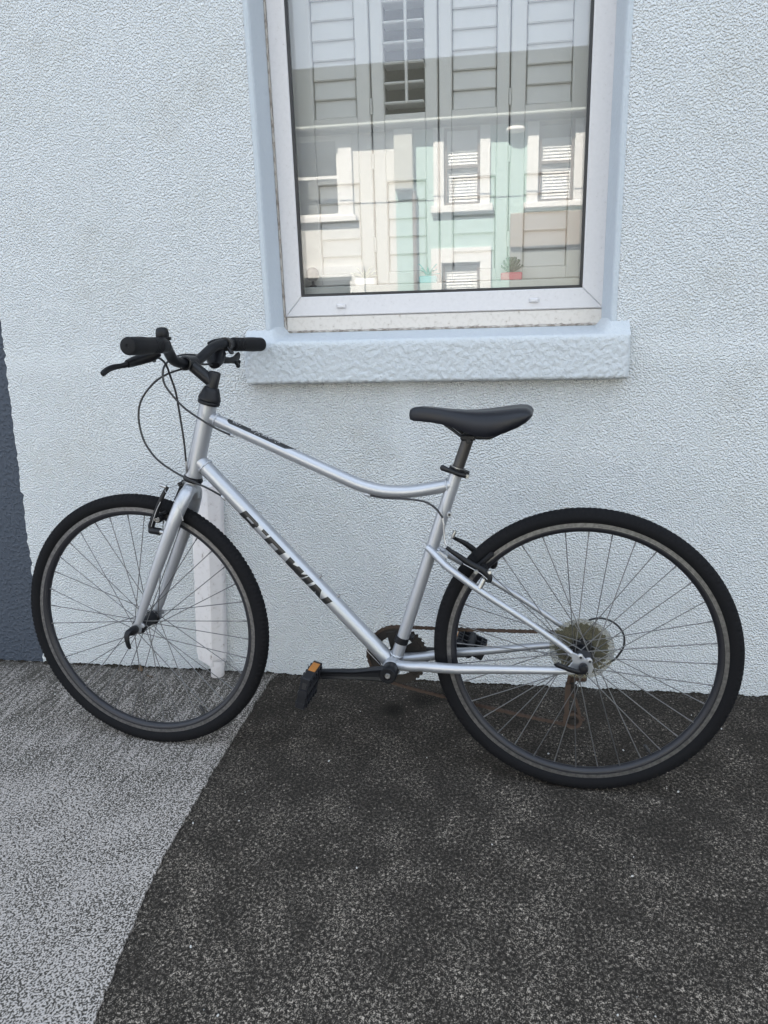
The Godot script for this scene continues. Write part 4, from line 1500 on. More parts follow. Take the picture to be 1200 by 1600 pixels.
func handlebar(b: Node3D) -> void:
	var hb := MB.new()
	hb.tube(spline([V(-0.9195, 0.7150, 0.285), V(-0.9185, 0.7152, 0.20), V(-0.9200, 0.7152, 0.150), V(-0.9290, 0.7135, 0.120), V(-0.9420, 0.7000, 0.085), V(-0.9480, 0.6820, 0.055), V(-0.9430, 0.6745, 0.028), V(-0.9380, 0.6735, 0.0), V(-0.9340, 0.6760, -0.028), V(-0.9290, 0.6870, -0.055), V(-0.9180, 0.7060, -0.085), V(-0.9080, 0.7160, -0.120), V(-0.9030, 0.7160, -0.150), V(-0.8950, 0.7155, -0.20), V(-0.8680, 0.7140, -0.285)], 6), 0.0125, 18)
	build("handlebar", hb, M.black_satin, b, OFF)
	# grips: ribbed collar, smooth palm, rounded end
	for s in [[V(-0.9188, 0.7151, 0.168), V(-0.9195, 0.7150, 0.290)], [V(-0.8995, 0.7155, -0.172), V(-0.8655, 0.7140, -0.286)]]:
		var a: Vector3 = s[0]
		var c: Vector3 = s[1]
		var l := a.distance_to(c)
		var g := MB.new()
		var pr := [Vector2(0.0128, 0), Vector2(0.0172, 0.0008), Vector2(0.0178, 0.003)]
		for i in 5:
			var y := 0.006 + i * 0.0062
			pr.append_array([Vector2(0.0176, y), Vector2(0.0163, y + 0.0008), Vector2(0.0163, y + 0.0018), Vector2(0.0177, y + 0.0026)])
		pr.append_array([Vector2(0.0176, 0.042), Vector2(0.0186, 0.060), Vector2(0.0190, 0.080), Vector2(0.0184, l - 0.018), Vector2(0.0186, l - 0.006), Vector2(0.0172, l - 0.0016), Vector2(0.0135, l), Vector2(0.004, l), Vector2(0.003, l - 0.0015), Vector2(0, l - 0.0015)])
		g.lathe(pr, along(a, c - a), 28)
		build("grip", g, M.grip_rubber, b, OFF)
	# bell
	var be := node("bell", b, OFF)
	var bx := along(V(-0.9265, 0.7330, 0.135), V(0.02, 1, 0.03))
	var dome := MB.new()
	dome.lathe([Vector2(0.0135, 0.0), Vector2(0.0142, 0.002), Vector2(0.0142, 0.010), Vector2(0.0130, 0.0165), Vector2(0.0100, 0.0200), Vector2(0.0050, 0.0212), Vector2(0, 0.0215)], bx, 26)
	build("bell_dome", dome, M.black_satin, be)
	var bc := MB.new()
	bc.lathe([Vector2(0, -0.007), Vector2(0.0150, -0.007), Vector2(0.0168, -0.005), Vector2(0.0168, -0.001), Vector2(0.0150, 0.0005), Vector2(0.0, 0.0005)], bx, 20)
	for k in 7:
		var a := TAU * k / 7.0
		bc.box(bx * Transform3D(Basis(Vector3.UP, -a), V(cos(a) * 0.0165, -0.003, sin(a) * 0.0165)), V(0.006, 0.007, 0.006), 0.001)
	bc.box(bx * Transform3D(Basis(), V(0.001, -0.013, 0.0)), V(0.014, 0.016, 0.012), 0.002)
	build("bell_base", bc, M.black_paint, be)
	var bcl := MB.new()
	bcl.lathe([Vector2(0.0126, -0.006), Vector2(0.0158, -0.006), Vector2(0.0162, 0.0), Vector2(0.0158, 0.006), Vector2(0.0126, 0.006)], along(V(-0.9225, 0.7150, 0.140), V(-0.05, 0, 1)), 20)
	build("bell_clamp", bcl, M.black_satin, be)
	# left brake lever
	var le := node("brake_lever", b, OFF)
	var cl := MB.new()
	cl.lathe([Vector2(0.0126, -0.009), Vector2(0.0168, -0.009), Vector2(0.0172, 0.0), Vector2(0.0168, 0.009), Vector2(0.0126, 0.009)], along(V(-0.9200, 0.7152, 0.156), V(0, 0, 1)), 20)
	build("lever_clamp", cl, M.black_satin, le)
	var bo := MB.new()
	bo.tube(spline([V(-0.9300, 0.7020, 0.150), V(-0.9440, 0.6945, 0.156), V(-0.9600, 0.6880, 0.168), V(-0.9720, 0.6820, 0.188), V(-0.9760, 0.6780, 0.205)], 4), [0.010, 0.0125, 0.0118, 0.0108, 0.0085], 12, true, Vector2(1.0, 0.85), V(0, 1, 0))
	bo.tube([V(-0.9440, 0.6860, 0.150), V(-0.9500, 0.6830, 0.138)], 0.0048, 10)
	build("lever_body", bo, M.black_satin, le)
	var bd := MB.new()
	bd.tube(spline([V(-0.9700, 0.6830, 0.190), V(-0.9785, 0.6765, 0.206), V(-0.9835, 0.6745, 0.2155), V(-0.9905, 0.6722, 0.2345), V(-0.9940, 0.6680, 0.250), V(-0.9970, 0.6620, 0.262), V(-0.9980, 0.6590, 0.266)], 5), [0.0070, 0.0068, 0.0054, 0.0066, 0.0070, 0.0074, 0.0056], 14, true, Vector2(1.0, 0.72), V(0.3, 1, 0))
	build("lever_blade", bd, M.black_paint, le)
	# right lever and gear shifter
	var ri := node("gear_shifter", b, OFF)
	var rc := MB.new()
	rc.lathe([Vector2(0.0126, -0.010), Vector2(0.0172, -0.010), Vector2(0.0176, 0.0), Vector2(0.0172, 0.010), Vector2(0.0126, 0.010)], along(V(-0.9045, 0.7160, -0.142), V(0.06, 0, 1)), 20)
	rc.box(Transform3D(Basis(V(0, 0, 1), 0.5), V(-0.8960, 0.7060, -0.140)), V(0.008, 0.034, 0.018), 0.003)
	build("shifter_clamp", rc, M.black_paint, ri)
	var pod := MB.new()
	pod.tube(spline([V(-0.9250, 0.7070, -0.140), V(-0.9270, 0.6940, -0.130), V(-0.9230, 0.6760, -0.115), V(-0.9200, 0.6640, -0.100)], 4), [0.016, 0.022, 0.020, 0.011], 16, true, Vector2(0.9, 1.2), V(0, 0, 1))
	pod.tube(spline([V(-0.9450, 0.7180, -0.125), V(-0.9380, 0.7230, -0.140), V(-0.9220, 0.7260, -0.150), V(-0.9050, 0.7270, -0.150)], 4), [0.004, 0.006, 0.006, 0.004], 10)
	build("shifter_body", pod, M.black_satin, ri)
	var lv := MB.new()
	lv.tube(spline([V(-0.9200, 0.6760, -0.118), V(-0.9080, 0.6745, -0.140), V(-0.8995, 0.6765, -0.168), V(-0.8965, 0.6840, -0.190), V(-0.8960, 0.6900, -0.200)], 5), [0.006, 0.0072, 0.0085, 0.0105, 0.0075], 12, true, Vector2(1.0, 0.5), V(0, 1, 0.3))
	lv.tube([V(-0.8985, 0.6720, -0.176), V(-0.8955, 0.6625, -0.187)], 0.0050, 10)
	lv.ball(V(-0.8952, 0.6605, -0.188), V(0.0062, 0.0062, 0.0062), 12)
	build("shift_paddle", lv, M.black_paint, ri)
	var rl := node("brake_lever", b, OFF)
	var rb := MB.new()
	rb.tube(spline([V(-0.9220, 0.7020, -0.150), V(-0.9420, 0.6900, -0.160), V(-0.9530, 0.6830, -0.185), V(-0.9480, 0.6790, -0.205)], 4), [0.010, 0.0115, 0.0105, 0.008], 12)
	build("lever_body", rb, M.black_satin, rl)
	var rbl := MB.new()
	rbl.tube(spline([V(-0.9500, 0.6800, -0.195), V(-0.9470, 0.6760, -0.225), V(-0.9380, 0.6720, -0.255), V(-0.9290, 0.6670, -0.275)], 4), [0.0085, 0.0078, 0.0080, 0.0065], 12, true, Vector2(1.0, 0.72), V(0.3, 1, 0))
	build("lever_blade", rbl, M.black_paint, rl)

func cables(b: Node3D) -> void:
	var runs := [
		[V(-0.9500, 0.6750, -0.150), V(-0.9561, 0.6895, -0.090), V(-0.9711, 0.6922, -0.030), V(-0.9712, 0.6815, 0.030), V(-0.9787, 0.6625, 0.050), V(-0.9776, 0.6312, 0.055), V(-0.9632, 0.6030, 0.050), V(-0.9357, 0.5706, 0.045), V(-0.9029, 0.5460, 0.040), V(-0.8658, 0.5208, 0.030), V(-0.8390, 0.5035, 0.012)],
		[V(-0.9480, 0.6840, 0.140), V(-0.9565, 0.6881, 0.128), V(-0.9529, 0.6873, 0.110), V(-0.9520, 0.6733, 0.085), V(-0.9562, 0.6431, 0.060), V(-0.9545, 0.6066, 0.045), V(-0.9539, 0.5494, 0.035), V(-0.9518, 0.4914, 0.030), V(-0.9532, 0.4384, 0.025)],
		[V(-0.9200, 0.6660, -0.110), V(-0.9428, 0.6684, -0.060), V(-0.9488, 0.6620, -0.012), V(-0.9740, 0.6518, 0.030), V(-1.0106, 0.6306, 0.040), V(-1.0455, 0.5908, 0.045), V(-1.0579, 0.5501, 0.045), V(-1.0525, 0.5006, 0.045), V(-1.0334, 0.4633, 0.045), V(-1.0043, 0.4345, 0.045), V(-0.9509, 0.4010, 0.040), V(-0.8994, 0.3750, 0.030), V(-0.8730, 0.3530, 0.012)],
		[V(-0.5000, 0.3625, 0.004), V(-0.4633, 0.3585, 0.008), V(-0.4075, 0.3585, 0.015), V(-0.3690, 0.3560, 0.022), V(-0.3515, 0.3504, 0.026), V(-0.3361, 0.3395, 0.028), V(-0.3258, 0.3258, 0.028), V(-0.3224, 0.3198, 0.028)],
		[V(0.0163, 0.0531, -0.080), V(0.0358, 0.0588, -0.080), V(0.0555, 0.0579, -0.080), V(0.0754, 0.0495, -0.080), V(0.0919, 0.0333, -0.080), V(0.1000, 0.0144, -0.080), V(0.0995, -0.0098, -0.080), V(0.0912, -0.0281, -0.080), V(0.0780, -0.0450, -0.078), V(0.0400, -0.0700, -0.070), V(0.0150, -0.0820, -0.066)],
	]
	for r in runs:
		var c := MB.new()
		c.tube(spline(r, 8), 0.0025, 9)
		build("cable", c, M.cable_black, b, OFF)
	# bare inner wires under the tubes
	for r in [[V(-0.8330, 0.5005, 0.010), V(-0.7062, 0.4460, 0.010), V(-0.6197, 0.4090, 0.009), V(-0.5080, 0.3650, 0.006)], [V(-0.8660, 0.3455, 0.011), V(-0.6500, 0.1165, 0.011), V(-0.4650, -0.0800, 0.010)]]:
		var c := MB.new()
		c.tube(r, 0.0009, 6)
		build("inner_wire", c, M.inner_cable, b, OFF)

func rim_brakes(b: Node3D) -> void:
	# front
	var f := node("rim_brake", b, OFF)
	f.set_meta("label", "front rim brake")
	for s in [1.0, -1.0]:
		var arm := MB.new()
		arm.tube(spline([V(-1.0000, 0.3780, 0.040 * s), V(-1.0100, 0.3600, 0.045 * s), V(-1.0210, 0.3390, 0.047 * s), V(-1.0372, 0.3044, 0.047 * s), V(-1.0500, 0.2780, 0.047 * s), V(-1.0480, 0.2660, 0.047 * s)], 4), [0.0045, 0.0055, 0.006, 0.0075, 0.009, 0.007], 10, true, Vector2(0.7, 1.0), V(0, 0, 1))
		arm.lathe([Vector2(0, 0.007), Vector2(0.008, 0.007), Vector2(0.009, 0.005), Vector2(0.009, -0.022), Vector2(0, -0.022)], along(V(-1.0490, 0.2670, 0.046 * s), V(-1, 0.12, 0)), 14)
		build("brake_arm", arm, M.black_satin, f)
		var pad := MB.new()
		pad.box(Transform3D(Basis(V(0, 0, 1), 0.42), V(-1.0420, 0.2990, 0.0205 * s)), V(0.052, 0.011, 0.014), 0.003)
		pad.lathe([Vector2(0, 0.0), Vector2(0.0095, 0.0), Vector2(0.0095, 0.017), Vector2(0, 0.017)], along(V(-1.0330, 0.2955, 0.028 * s), V(0, 0, s)), 14)
		build("brake_pad", pad, M.grip_rubber, f)
		var bolt := MB.new()
		bolt.lathe([Vector2(0.0022, 0.002), Vector2(0.0022, 0.0045), Vector2(0.0045, 0.0045), Vector2(0.0050, 0.0035), Vector2(0.0050, 0.0), Vector2(0.007, 0.0), Vector2(0.007, -0.003)], along(V(-1.0330, 0.2955, 0.048 * s), V(0, 0, s)), 14)
		build("bolt", bolt, M.alloy, f)
		var sp := MB.new()
		sp.tube(spline([V(-1.0152, 0.3423, 0.0535 * s), V(-1.0244, 0.3253, 0.056 * s), V(-1.0346, 0.3027, 0.0575 * s), V(-1.0440, 0.2799, 0.0575 * s)], 4), 0.0009, 6)
		build("spring", sp, M.inner_cable, f)
	var pn := MB.new()
	pn.lathe([Vector2(0, -0.009), Vector2(0.0042, -0.009), Vector2(0.0042, 0.005), Vector2(0.0028, 0.009), Vector2(0, 0.009)], along(V(-1.0100, 0.3805, 0.044), V(-1, 0.35, 0)), 12)
	build("bolt", pn, M.alloy, f)
	var wr := MB.new()
	wr.tube(spline([V(-1.0036, 0.3759, 0.045), V(-1.0079, 0.3714, 0.020), V(-1.0071, 0.3704, -0.020), V(-1.0044, 0.3735, -0.040)], 4), 0.0009, 6)
	wr.tube(spline([V(-1.0030, 0.3720, 0.046), V(-0.9984, 0.3683, 0.055), V(-0.9777, 0.3580, 0.066), V(-0.9618, 0.3390, 0.070), V(-0.9540, 0.3170, 0.068), V(-0.9532, 0.3090, 0.0665)], 5), 0.0009, 6)
	wr.lathe([Vector2(0, 0), Vector2(0.0017, 0), Vector2(0.0017, 0.011), Vector2(0, 0.011)], along(V(-0.9533, 0.3110, 0.067), V(0.1, -1, -0.1)), 8)
	build("brake_wire", wr, M.inner_cable, f)
	var nd := MB.new()
	nd.tube(spline([V(-0.9532, 0.4394, 0.025), V(-0.9545, 0.4200, 0.022), V(-0.9660, 0.3980, 0.006), V(-0.9850, 0.3790, -0.018), V(-1.0010, 0.3735, -0.036)], 5), [0.0030, 0.0026], 8)
	build("noodle", nd, M.inner_cable, f)
	var bl := MB.new()
	bl.tube([V(-1.0060, 0.3705, -0.026), V(-0.9980, 0.3745, -0.040)], 0.0055, 10)
	build("barrel", bl, M.post_grey, f)
	# rear
	var r := node("rim_brake", b, OFF)
	r.set_meta("label", "rear rim brake")
	var na := MB.new()
	na.tube(spline([V(-0.3110, 0.2555, 0.046), V(-0.3000, 0.2475, 0.047), V(-0.2854, 0.2386, 0.048), V(-0.2564, 0.2198, 0.048), V(-0.2291, 0.2066, 0.050), V(-0.2148, 0.1915, 0.050), V(-0.2152, 0.1792, 0.050)], 5), [0.0042, 0.005, 0.0062, 0.0075, 0.0088, 0.009, 0.0068], 12, true, Vector2(0.75, 1.0), V(0, 0, 1))
	build("brake_arm", na, M.black_satin, r)
	var fa := MB.new()
	fa.tube(spline([V(-0.3082, 0.2577, -0.036), V(-0.2970, 0.2500, -0.045), V(-0.2830, 0.2423, -0.048), V(-0.2670, 0.2313, -0.050), V(-0.2330, 0.2030, -0.050), V(-0.2150, 0.1850, -0.050)], 5), [0.004, 0.005, 0.006, 0.0075, 0.0085, 0.007], 12, true, Vector2(0.75, 1.0), V(0, 0, 1))
	build("brake_arm", fa, M.black_satin, r)
	for s in [1.0, -1.0]:
		var pad := MB.new()
		pad.box(Transform3D(Basis(V(0, 0, 1), 0.78), V(-0.2265, 0.2205, 0.0205 * s)), V(0.054, 0.011, 0.013), 0.003)
		pad.lathe([Vector2(0, 0), Vector2(0.008, 0), Vector2(0.008, 0.020), Vector2(0, 0.020)], along(V(-0.2265, 0.2080, 0.026 * s), V(0, -0.1, s)), 12)
		build("brake_pad", pad, M.grip_rubber, r)
		var bo := MB.new()
		bo.tube([V(-0.2345, 0.1650, 0.0555 * s), V(-0.2245, 0.1860, 0.050 * s)], 0.0066, 12)
		build("brake_boss", bo, M.alloy, r)
		var bt := MB.new()
		bt.lathe([Vector2(0, 0.006), Vector2(0.0036, 0.006), Vector2(0.0048, 0.0045), Vector2(0.0048, -0.002)], along(V(-0.2130, 0.2040, 0.055 * s), V(0.3, 0.2, s)), 12)
		bt.lathe([Vector2(0, 0.005), Vector2(0.0040, 0.005), Vector2(0.0052, 0.0035), Vector2(0.0052, -0.004)], along(V(-0.2417, 0.2045, 0.057 * s), V(0, 0, s)), 12)
		build("bolt", bt, M.alloy, r)
	var fb := MB.new()
	fb.ball(V(-0.2105, 0.1990, -0.036), V(0.011, 0.016, 0.010), 14)
	build("pad_washer", fb, M.black_satin, r)
	var rp := MB.new()
	rp.lathe([Vector2(0, -0.009), Vector2(0.0044, -0.009), Vector2(0.0044, 0.006), Vector2(0.0034, 0.009), Vector2(0, 0.009)], along(V(-0.3045, 0.2655, -0.036), V(0.35, 1, 0)), 12)
	build("bolt", rp, M.alloy, r)
	var rw := MB.new()
	rw.tube(spline([V(-0.3062, 0.2465, 0.024), V(-0.3060, 0.2500, 0.0), V(-0.3075, 0.2580, -0.032)], 4), 0.0009, 6)
	rw.tube(spline([V(-0.2716, 0.2215, 0.056), V(-0.2485, 0.2108, 0.0595), V(-0.2299, 0.2003, 0.060), V(-0.2164, 0.1887, 0.0605)], 4), 0.0009, 6)
	build("brake_wire", rw, M.inner_cable, r)
	var rn := MB.new()
	rn.tube(spline([V(-0.3224, 0.3198, 0.028), V(-0.3200, 0.3040, 0.028)], 3), [0.0036, 0.0030], 10)
	rn.tube(spline([V(-0.3200, 0.3060, 0.028), V(-0.3189, 0.2812, 0.028), V(-0.3164, 0.2635, 0.029), V(-0.3109, 0.2536, 0.030), V(-0.3062, 0.2475, 0.022)], 5), 0.0024, 10)
	build("noodle", rn, M.inner_cable, r)

func saddle(b: Node3D) -> void:
	var s := node("saddle", b, OFF)
	s.set_meta("label", "black padded saddle")
	var st := [[-0.4015, 0.5560, 0.5480, 0.006], [-0.3985, 0.5640, 0.5415, 0.014], [-0.3900, 0.5690, 0.5385, 0.019], [-0.3720, 0.5705, 0.5375, 0.0225], [-0.3500, 0.5690, 0.5355, 0.0245], [-0.3250, 0.5660, 0.5315, 0.0275], [-0.3000, 0.5635, 0.5250, 0.033], [-0.2750, 0.5620, 0.5165, 0.042], [-0.2500, 0.5620, 0.5085, 0.053], [-0.2250, 0.5635, 0.5065, 0.064], [-0.2000, 0.5660, 0.5115, 0.072], [-0.1750, 0.5690, 0.5215, 0.076], [-0.1550, 0.5710, 0.5310, 0.0755], [-0.1400, 0.5705, 0.5400, 0.072], [-0.1310, 0.5660, 0.5485, 0.065], [-0.1265, 0.5600, 0.5545, 0.055]]
	var rows := []
	for q in st:
		var hw: float = q[3]
		var y1: float = q[1]
		var y0: float = q[2]
		var hh := y1 - y0
		var dip := 0.004 * clampf((q[0] + 0.27) / 0.12, 0.0, 1.0)
		var ring := []
		for p in [[0.0, 1.0, 1.0], [0.35, 1.0, 0.2], [0.62, 0.985, -0.3], [0.82, 0.91, 0.0], [0.95, 0.74, 0.0], [1.0, 0.52, 0.0], [0.99, 0.25, 0.0], [0.93, 0.04, 0.0], [0.82, 0.02, 0.0], [0.55, 0.22, 0.0], [0.0, 0.30, 0.0]]:
			ring.append(V(q[0], y0 + hh * p[1] - dip * p[2], hw * p[0]))
		for i in range(9, 0, -1):
			var m: Vector3 = ring[i]
			ring.append(V(m.x, m.y, -m.z))
		rows.append(ring)
	var mb := MB.new()
	mb.grid(rows, true)
	for e in [0, rows.size() - 1]:
		var c := Vector3.ZERO
		for p in rows[e]:
			c += p
		c /= rows[e].size()
		var out := V(-1 if e == 0 else 1, 0, 0)
		for i in rows[e].size():
			mb.tri(c, rows[e][i], rows[e][(i + 1) % rows[e].size()], out, out, out)
	build("saddle_cover", mb, M.saddle_vinyl, s)
	for z in [0.022, -0.022]:
		var r := MB.new()
		r.tube(spline([V(-0.3400, 0.5440, z * 0.6), V(-0.3205, 0.5345, z), V(-0.2971, 0.5180, z), V(-0.2804, 0.5065, z), V(-0.2605, 0.5050, z), V(-0.2211, 0.5040, z), V(-0.2048, 0.5100, z * 1.2), V(-0.1800, 0.5240, z * 1.6)], 5), 0.0036, 10)
		build("rail", r, M.black_paint, s)
	var cl := MB.new()
	cl.box(Transform3D(Basis(), V(-0.2660, 0.5035, 0)), V(0.034, 0.013, 0.056), 0.003)
	cl.box(Transform3D(Basis(), V(-0.2440, 0.5010, 0)), V(0.055, 0.006, 0.030), 0.002)
	cl.tube([V(-0.2650, 0.4960, 0.030), V(-0.2650, 0.4960, -0.030)], 0.0058, 10)
	build("saddle_clamp", cl, M.black_satin, s)
	var p := MB.new()
	p.tube([V(-0.2650, 0.5080, 0), V(-0.2780, 0.4700, 0), V(-0.2940, 0.4220, 0)], 0.0132, 22)
	build("seat_post", p, M.post_grey, b, OFF)
	var k := node("seat_clamp", b, OFF)
	var xf := along(V(-0.2935, 0.4245, 0), V(0.302, 0.953, 0))
	var c := MB.new()
	c.lathe([Vector2(0.0152, -0.007), Vector2(0.0192, -0.0065), Vector2(0.0196, 0.0), Vector2(0.0192, 0.0065), Vector2(0.0140, 0.0075)], xf, 26)
	c.box(xf * Transform3D(Basis(), V(0.0, 0.0, 0.0) + xf.basis.inverse() * V(0.021, -0.006, 0.0)), V(0.014, 0.013, 0.022), 0.002)
	build("collar", c, M.black_satin, k)
	var lip := MB.new()
	lip.lathe([Vector2(0.0134, 0.0), Vector2(0.0166, 0.0), Vector2(0.0166, 0.0018), Vector2(0.0134, 0.0022)], xf * Transform3D(Basis(), V(0, 0.0078, 0)), 24)
	build("tube_lip", lip, M.alloy, k)
	var lv := MB.new()
	lv.tube(spline([V(-0.2700, 0.4145, 0.014), V(-0.2850, 0.4195, 0.0215), V(-0.2980, 0.4250, 0.0250), V(-0.3120, 0.4310, 0.0260), V(-0.3230, 0.4350, 0.0240), V(-0.3270, 0.4365, 0.0225)], 4), [0.0050, 0.0050, 0.0046, 0.0058, 0.0070, 0.0050], 12, true, Vector2(1.0, 0.6), V(0.3, 0.95, 0))
	build("quick_release_lever", lv, M.black_paint, k)
	var nt := MB.new()
	nt.lathe([Vector2(0, 0.004), Vector2(0.0038, 0.004), Vector2(0.0048, 0.002), Vector2(0.0048, -0.004)], along(V(-0.2690, 0.4150, 0.013), V(0.2, 0, 1)), 12)
	build("nut", nt, M.alloy, k)

func chain_path() -> Array:
	var z := -0.0450
	var pts := []
	var c0 := Vector2(BBC.x, BBC.y)
	var r0 := 0.0775
	var c1 := Vector2(0.0, 0.0)
	var r1 := 0.0335
	# over the chainring from bottom to top, along the upper run, round the sprocket, the two pulleys and home
	for i in 25:
		var a := lerpf(-1.72, -4.75, i / 24.0)
		pts.append(V(c0.x + r0 * cos(a), c0.y + r0 * sin(a), z))
	for i in range(1, 13):
		var t := i / 13.0
		pts.append(V(lerpf(c0.x + 0.003, -0.004, t), lerpf(c0.y + r0, r1, t) - 0.002 * sin(PI * t), z))
	for i in 13:
		var a := lerpf(1.65, -1.9, i / 12.0)
		pts.append(V(c1.x + r1 * cos(a), c1.y + r1 * sin(a), z))
	var p0 := Vector2(-0.018, -0.112)
	pts.append(V(-0.020, -0.060, z))
	for i in 7:
		var a := lerpf(2.9, 4.6, i / 6.0)
		pts.append(V(p0.x + 0.016 * cos(a) + 0.004, p0.y + 0.016 * sin(a), z))
	pts.append(V(-0.0075, -0.1440, z))
	pts.append(V(0.0010, -0.1700, z))
	var p1 := Vector2(-0.012, -0.1935)
	for i in 9:
		var a := lerpf(0.3, -1.75, i / 8.0)
		pts.append(V(p1.x + 0.0175 * cos(a), p1.y + 0.0175 * sin(a), z))
	for i in range(1, 12):
		var t := i / 12.0
		pts.append(V(lerpf(-0.0155, c0.x - 0.012, t), lerpf(-0.2110, c0.y - r0 - 0.001, t) - 0.004 * sin(PI * t), z))
	return pts

func drivetrain(b: Node3D) -> void:
	var ax := Transform3D(Basis(V(1, 0, 0), V(0, 0, 1), V(0, -1, 0)), BBC)
	# cranks
	for s in [1.0, -1.0]:
		var c := node("crank", b, OFF)
		var mb := MB.new()
		var d := V(-0.1745 * s, -0.006 * s, 0)
		var n := 9
		var rows := []
		for i in n + 1:
			var t := float(i) / n
			var z := lerpf(0.066, 0.083, smoothstep(0.0, 0.55, t))
			var hy := lerpf(0.0185, 0.0115, smoothstep(0.05, 0.5, t))
			if i == n: hy = 0.010
			var hz := 0.0085
			var p := BBC + d * t + V(0, 0, z * s) + V(0, 0.004 * sin(PI * t) * s, 0)
			var ring := []
			for q in [[1, 0.55], [0.75, 1], [0.30, 0.78], [-0.30, 0.78], [-0.75, 1], [-1, 0.55], [-1, -0.7], [-0.8, -1], [0.8, -1], [1, -0.7]]:
				ring.append(p + V(0, q[0] * hy, q[1] * hz * s))
			rows.append(ring)
		for i in n:
			for k in 10:
				var l := (k + 1) % 10
				var mid: Vector3 = (rows[i][k] + rows[i][l]) * 0.5 - (BBC + d * (float(i) / n) + V(0, 0, lerpf(0.066, 0.083, smoothstep(0.0, 0.55, float(i) / n)) * s))
				mb.flat(rows[i][k], rows[i][l], rows[i + 1][l], rows[i + 1][k], V(0, mid.y, mid.z))
		for k in 10:
			var pe := BBC + d + V(0, 0, 0.083 * s)
			mb.tri(pe, rows[n][k], rows[n][(k + 1) % 10], d.normalized(), d.normalized(), d.normalized())
		mb.lathe([Vector2(0, 0.036), Vector2(0.0195, 0.036), Vector2(0.0195, 0.050), Vector2(0.0205, 0.055), Vector2(0.0205, 0.074), Vector2(0.0185, 0.0765), Vector2(0.0095, 0.0765), Vector2(0.0088, 0.0725), Vector2(0, 0.0725)], Transform3D(Basis(V(1, 0, 0), V(0, 0, s), V(0, -s, 0)), BBC), 26)
		mb.lathe([Vector2(0, 0.010), Vector2(0.0115, 0.010), Vector2(0.0125, 0.008), Vector2(0.0125, -0.008), Vector2(0.0115, -0.010), Vector2(0, -0.010)], along(BBC + d + V(0, 0, 0.0825 * s), V(0, 0, s)), 20)
		build("crank_arm", mb, M.black_satin, c)
		var bt := MB.new()
		bt.lathe([Vector2(0, 0.0), Vector2(0.0032, 0.0), Vector2(0.0036, 0.0035), Vector2(0.0062, 0.0035), Vector2(0.0070, 0.0025), Vector2(0.0070, -0.001)], along(BBC + V(0, 0, 0.0735 * s), V(0, 0, s)), 18)
		build("crank_bolt", bt, M.alloy, c)
		# pedal
		var pd := node("pedal", b, OFF + BBC + d)
		pd.rotation = Vector3(0, 0, deg_to_rad(-14.0) if s > 0 else deg_to_rad(66.0))
		pd.scale = V(1, 1, 1)
		var z0: float = 0.094 * s
		var z1: float = 0.188 * s
		var lo := minf(z0, z1)
		var hi := maxf(z0, z1)
		var bd := MB.new()
		var hy := 0.032
		var hx := 0.0112
		# two long rails, end bars, the axle barrel and the grip teeth
		for e in [1.0, -1.0]:
			bd.abox(V(-hx, e * hy - 0.008, lo), V(hx, e * hy + 0.008, hi), 0.002)
		bd.abox(V(-hx + 0.0005, -hy + 0.006, z1 - 0.009 * s if s > 0 else z1), V(hx - 0.0005, hy - 0.006, z1 if s > 0 else z1 + 0.009), 0.001)
		bd.abox(V(-hx + 0.0005, -hy + 0.006, z0 if s > 0 else z0 - 0.009), V(hx - 0.0005, hy - 0.006, z0 + 0.009 if s > 0 else z0), 0.001)
		for e in [0.030, 0.062]:
			bd.abox(V(-0.008, -hy + 0.006, lo + e - 0.003), V(0.008, hy - 0.006, lo + e + 0.003), 0.001)
		bd.lathe([Vector2(0, lo + 0.002), Vector2(0.0105, lo + 0.002), Vector2(0.0115, hi - 0.006), Vector2(0.0125, hi - 0.001), Vector2(0.0110, hi + 0.003), Vector2(0, hi + 0.0035)] if s > 0 else [Vector2(0, lo - 0.0035), Vector2(0.0110, lo - 0.003), Vector2(0.0125, lo + 0.001), Vector2(0.0105, hi - 0.002), Vector2(0, hi - 0.002)], Transform3D(Basis(V(1, 0, 0), V(0, 0, 1), V(0, -1, 0)), Vector3.ZERO), 20)
		for e in [1.0, -1.0]:
			for k in 5:
				for sx in [1.0, -1.0]:
					bd.box(Transform3D(Basis(), V(sx * (hx + 0.001), e * hy, lerpf(lo + 0.012, hi - 0.012, k / 4.0))), V(0.005, 0.010, 0.006), 0.001)
		build("pedal_body", bd, M.pedal_plastic, pd)
		var so := MB.new()
		so.abox(V(-0.0045, 0.012, z1 - 0.0010), V(0.0045, 0.028, z1 + 0.0006))
		build("slot", so, M.gasket_black, pd)
		var sp := MB.new()
		sp.tube([V(0, 0, 0.080 * s), V(0, 0, z0 + 0.004 * s)], 0.006, 12)
		build("pedal_axle", sp, M.post_grey, pd)
		for e in [1.0, -1.0]:
			var rf := MB.new()
			rf.abox(V(-0.0085, e * (hy + 0.0075) - 0.0018, lo + 0.012 if s > 0 else lo + 0.022), V(0.0085, e * (hy + 0.0075) + 0.0018, hi - 0.040 if s > 0 else hi - 0.030), 0.0008)
			build("reflector", rf, M.amber_reflector, pd)
	# chainring with five arms
	var cr := MB.new()
	var teeth := 38
	var outer := PackedVector2Array()
	for t in teeth * 4:
		outer.append(Vector2.from_angle(TAU * t / (teeth * 4.0)) * (0.0785 if t % 4 < 2 else 0.0745))
	var zr := -0.0465
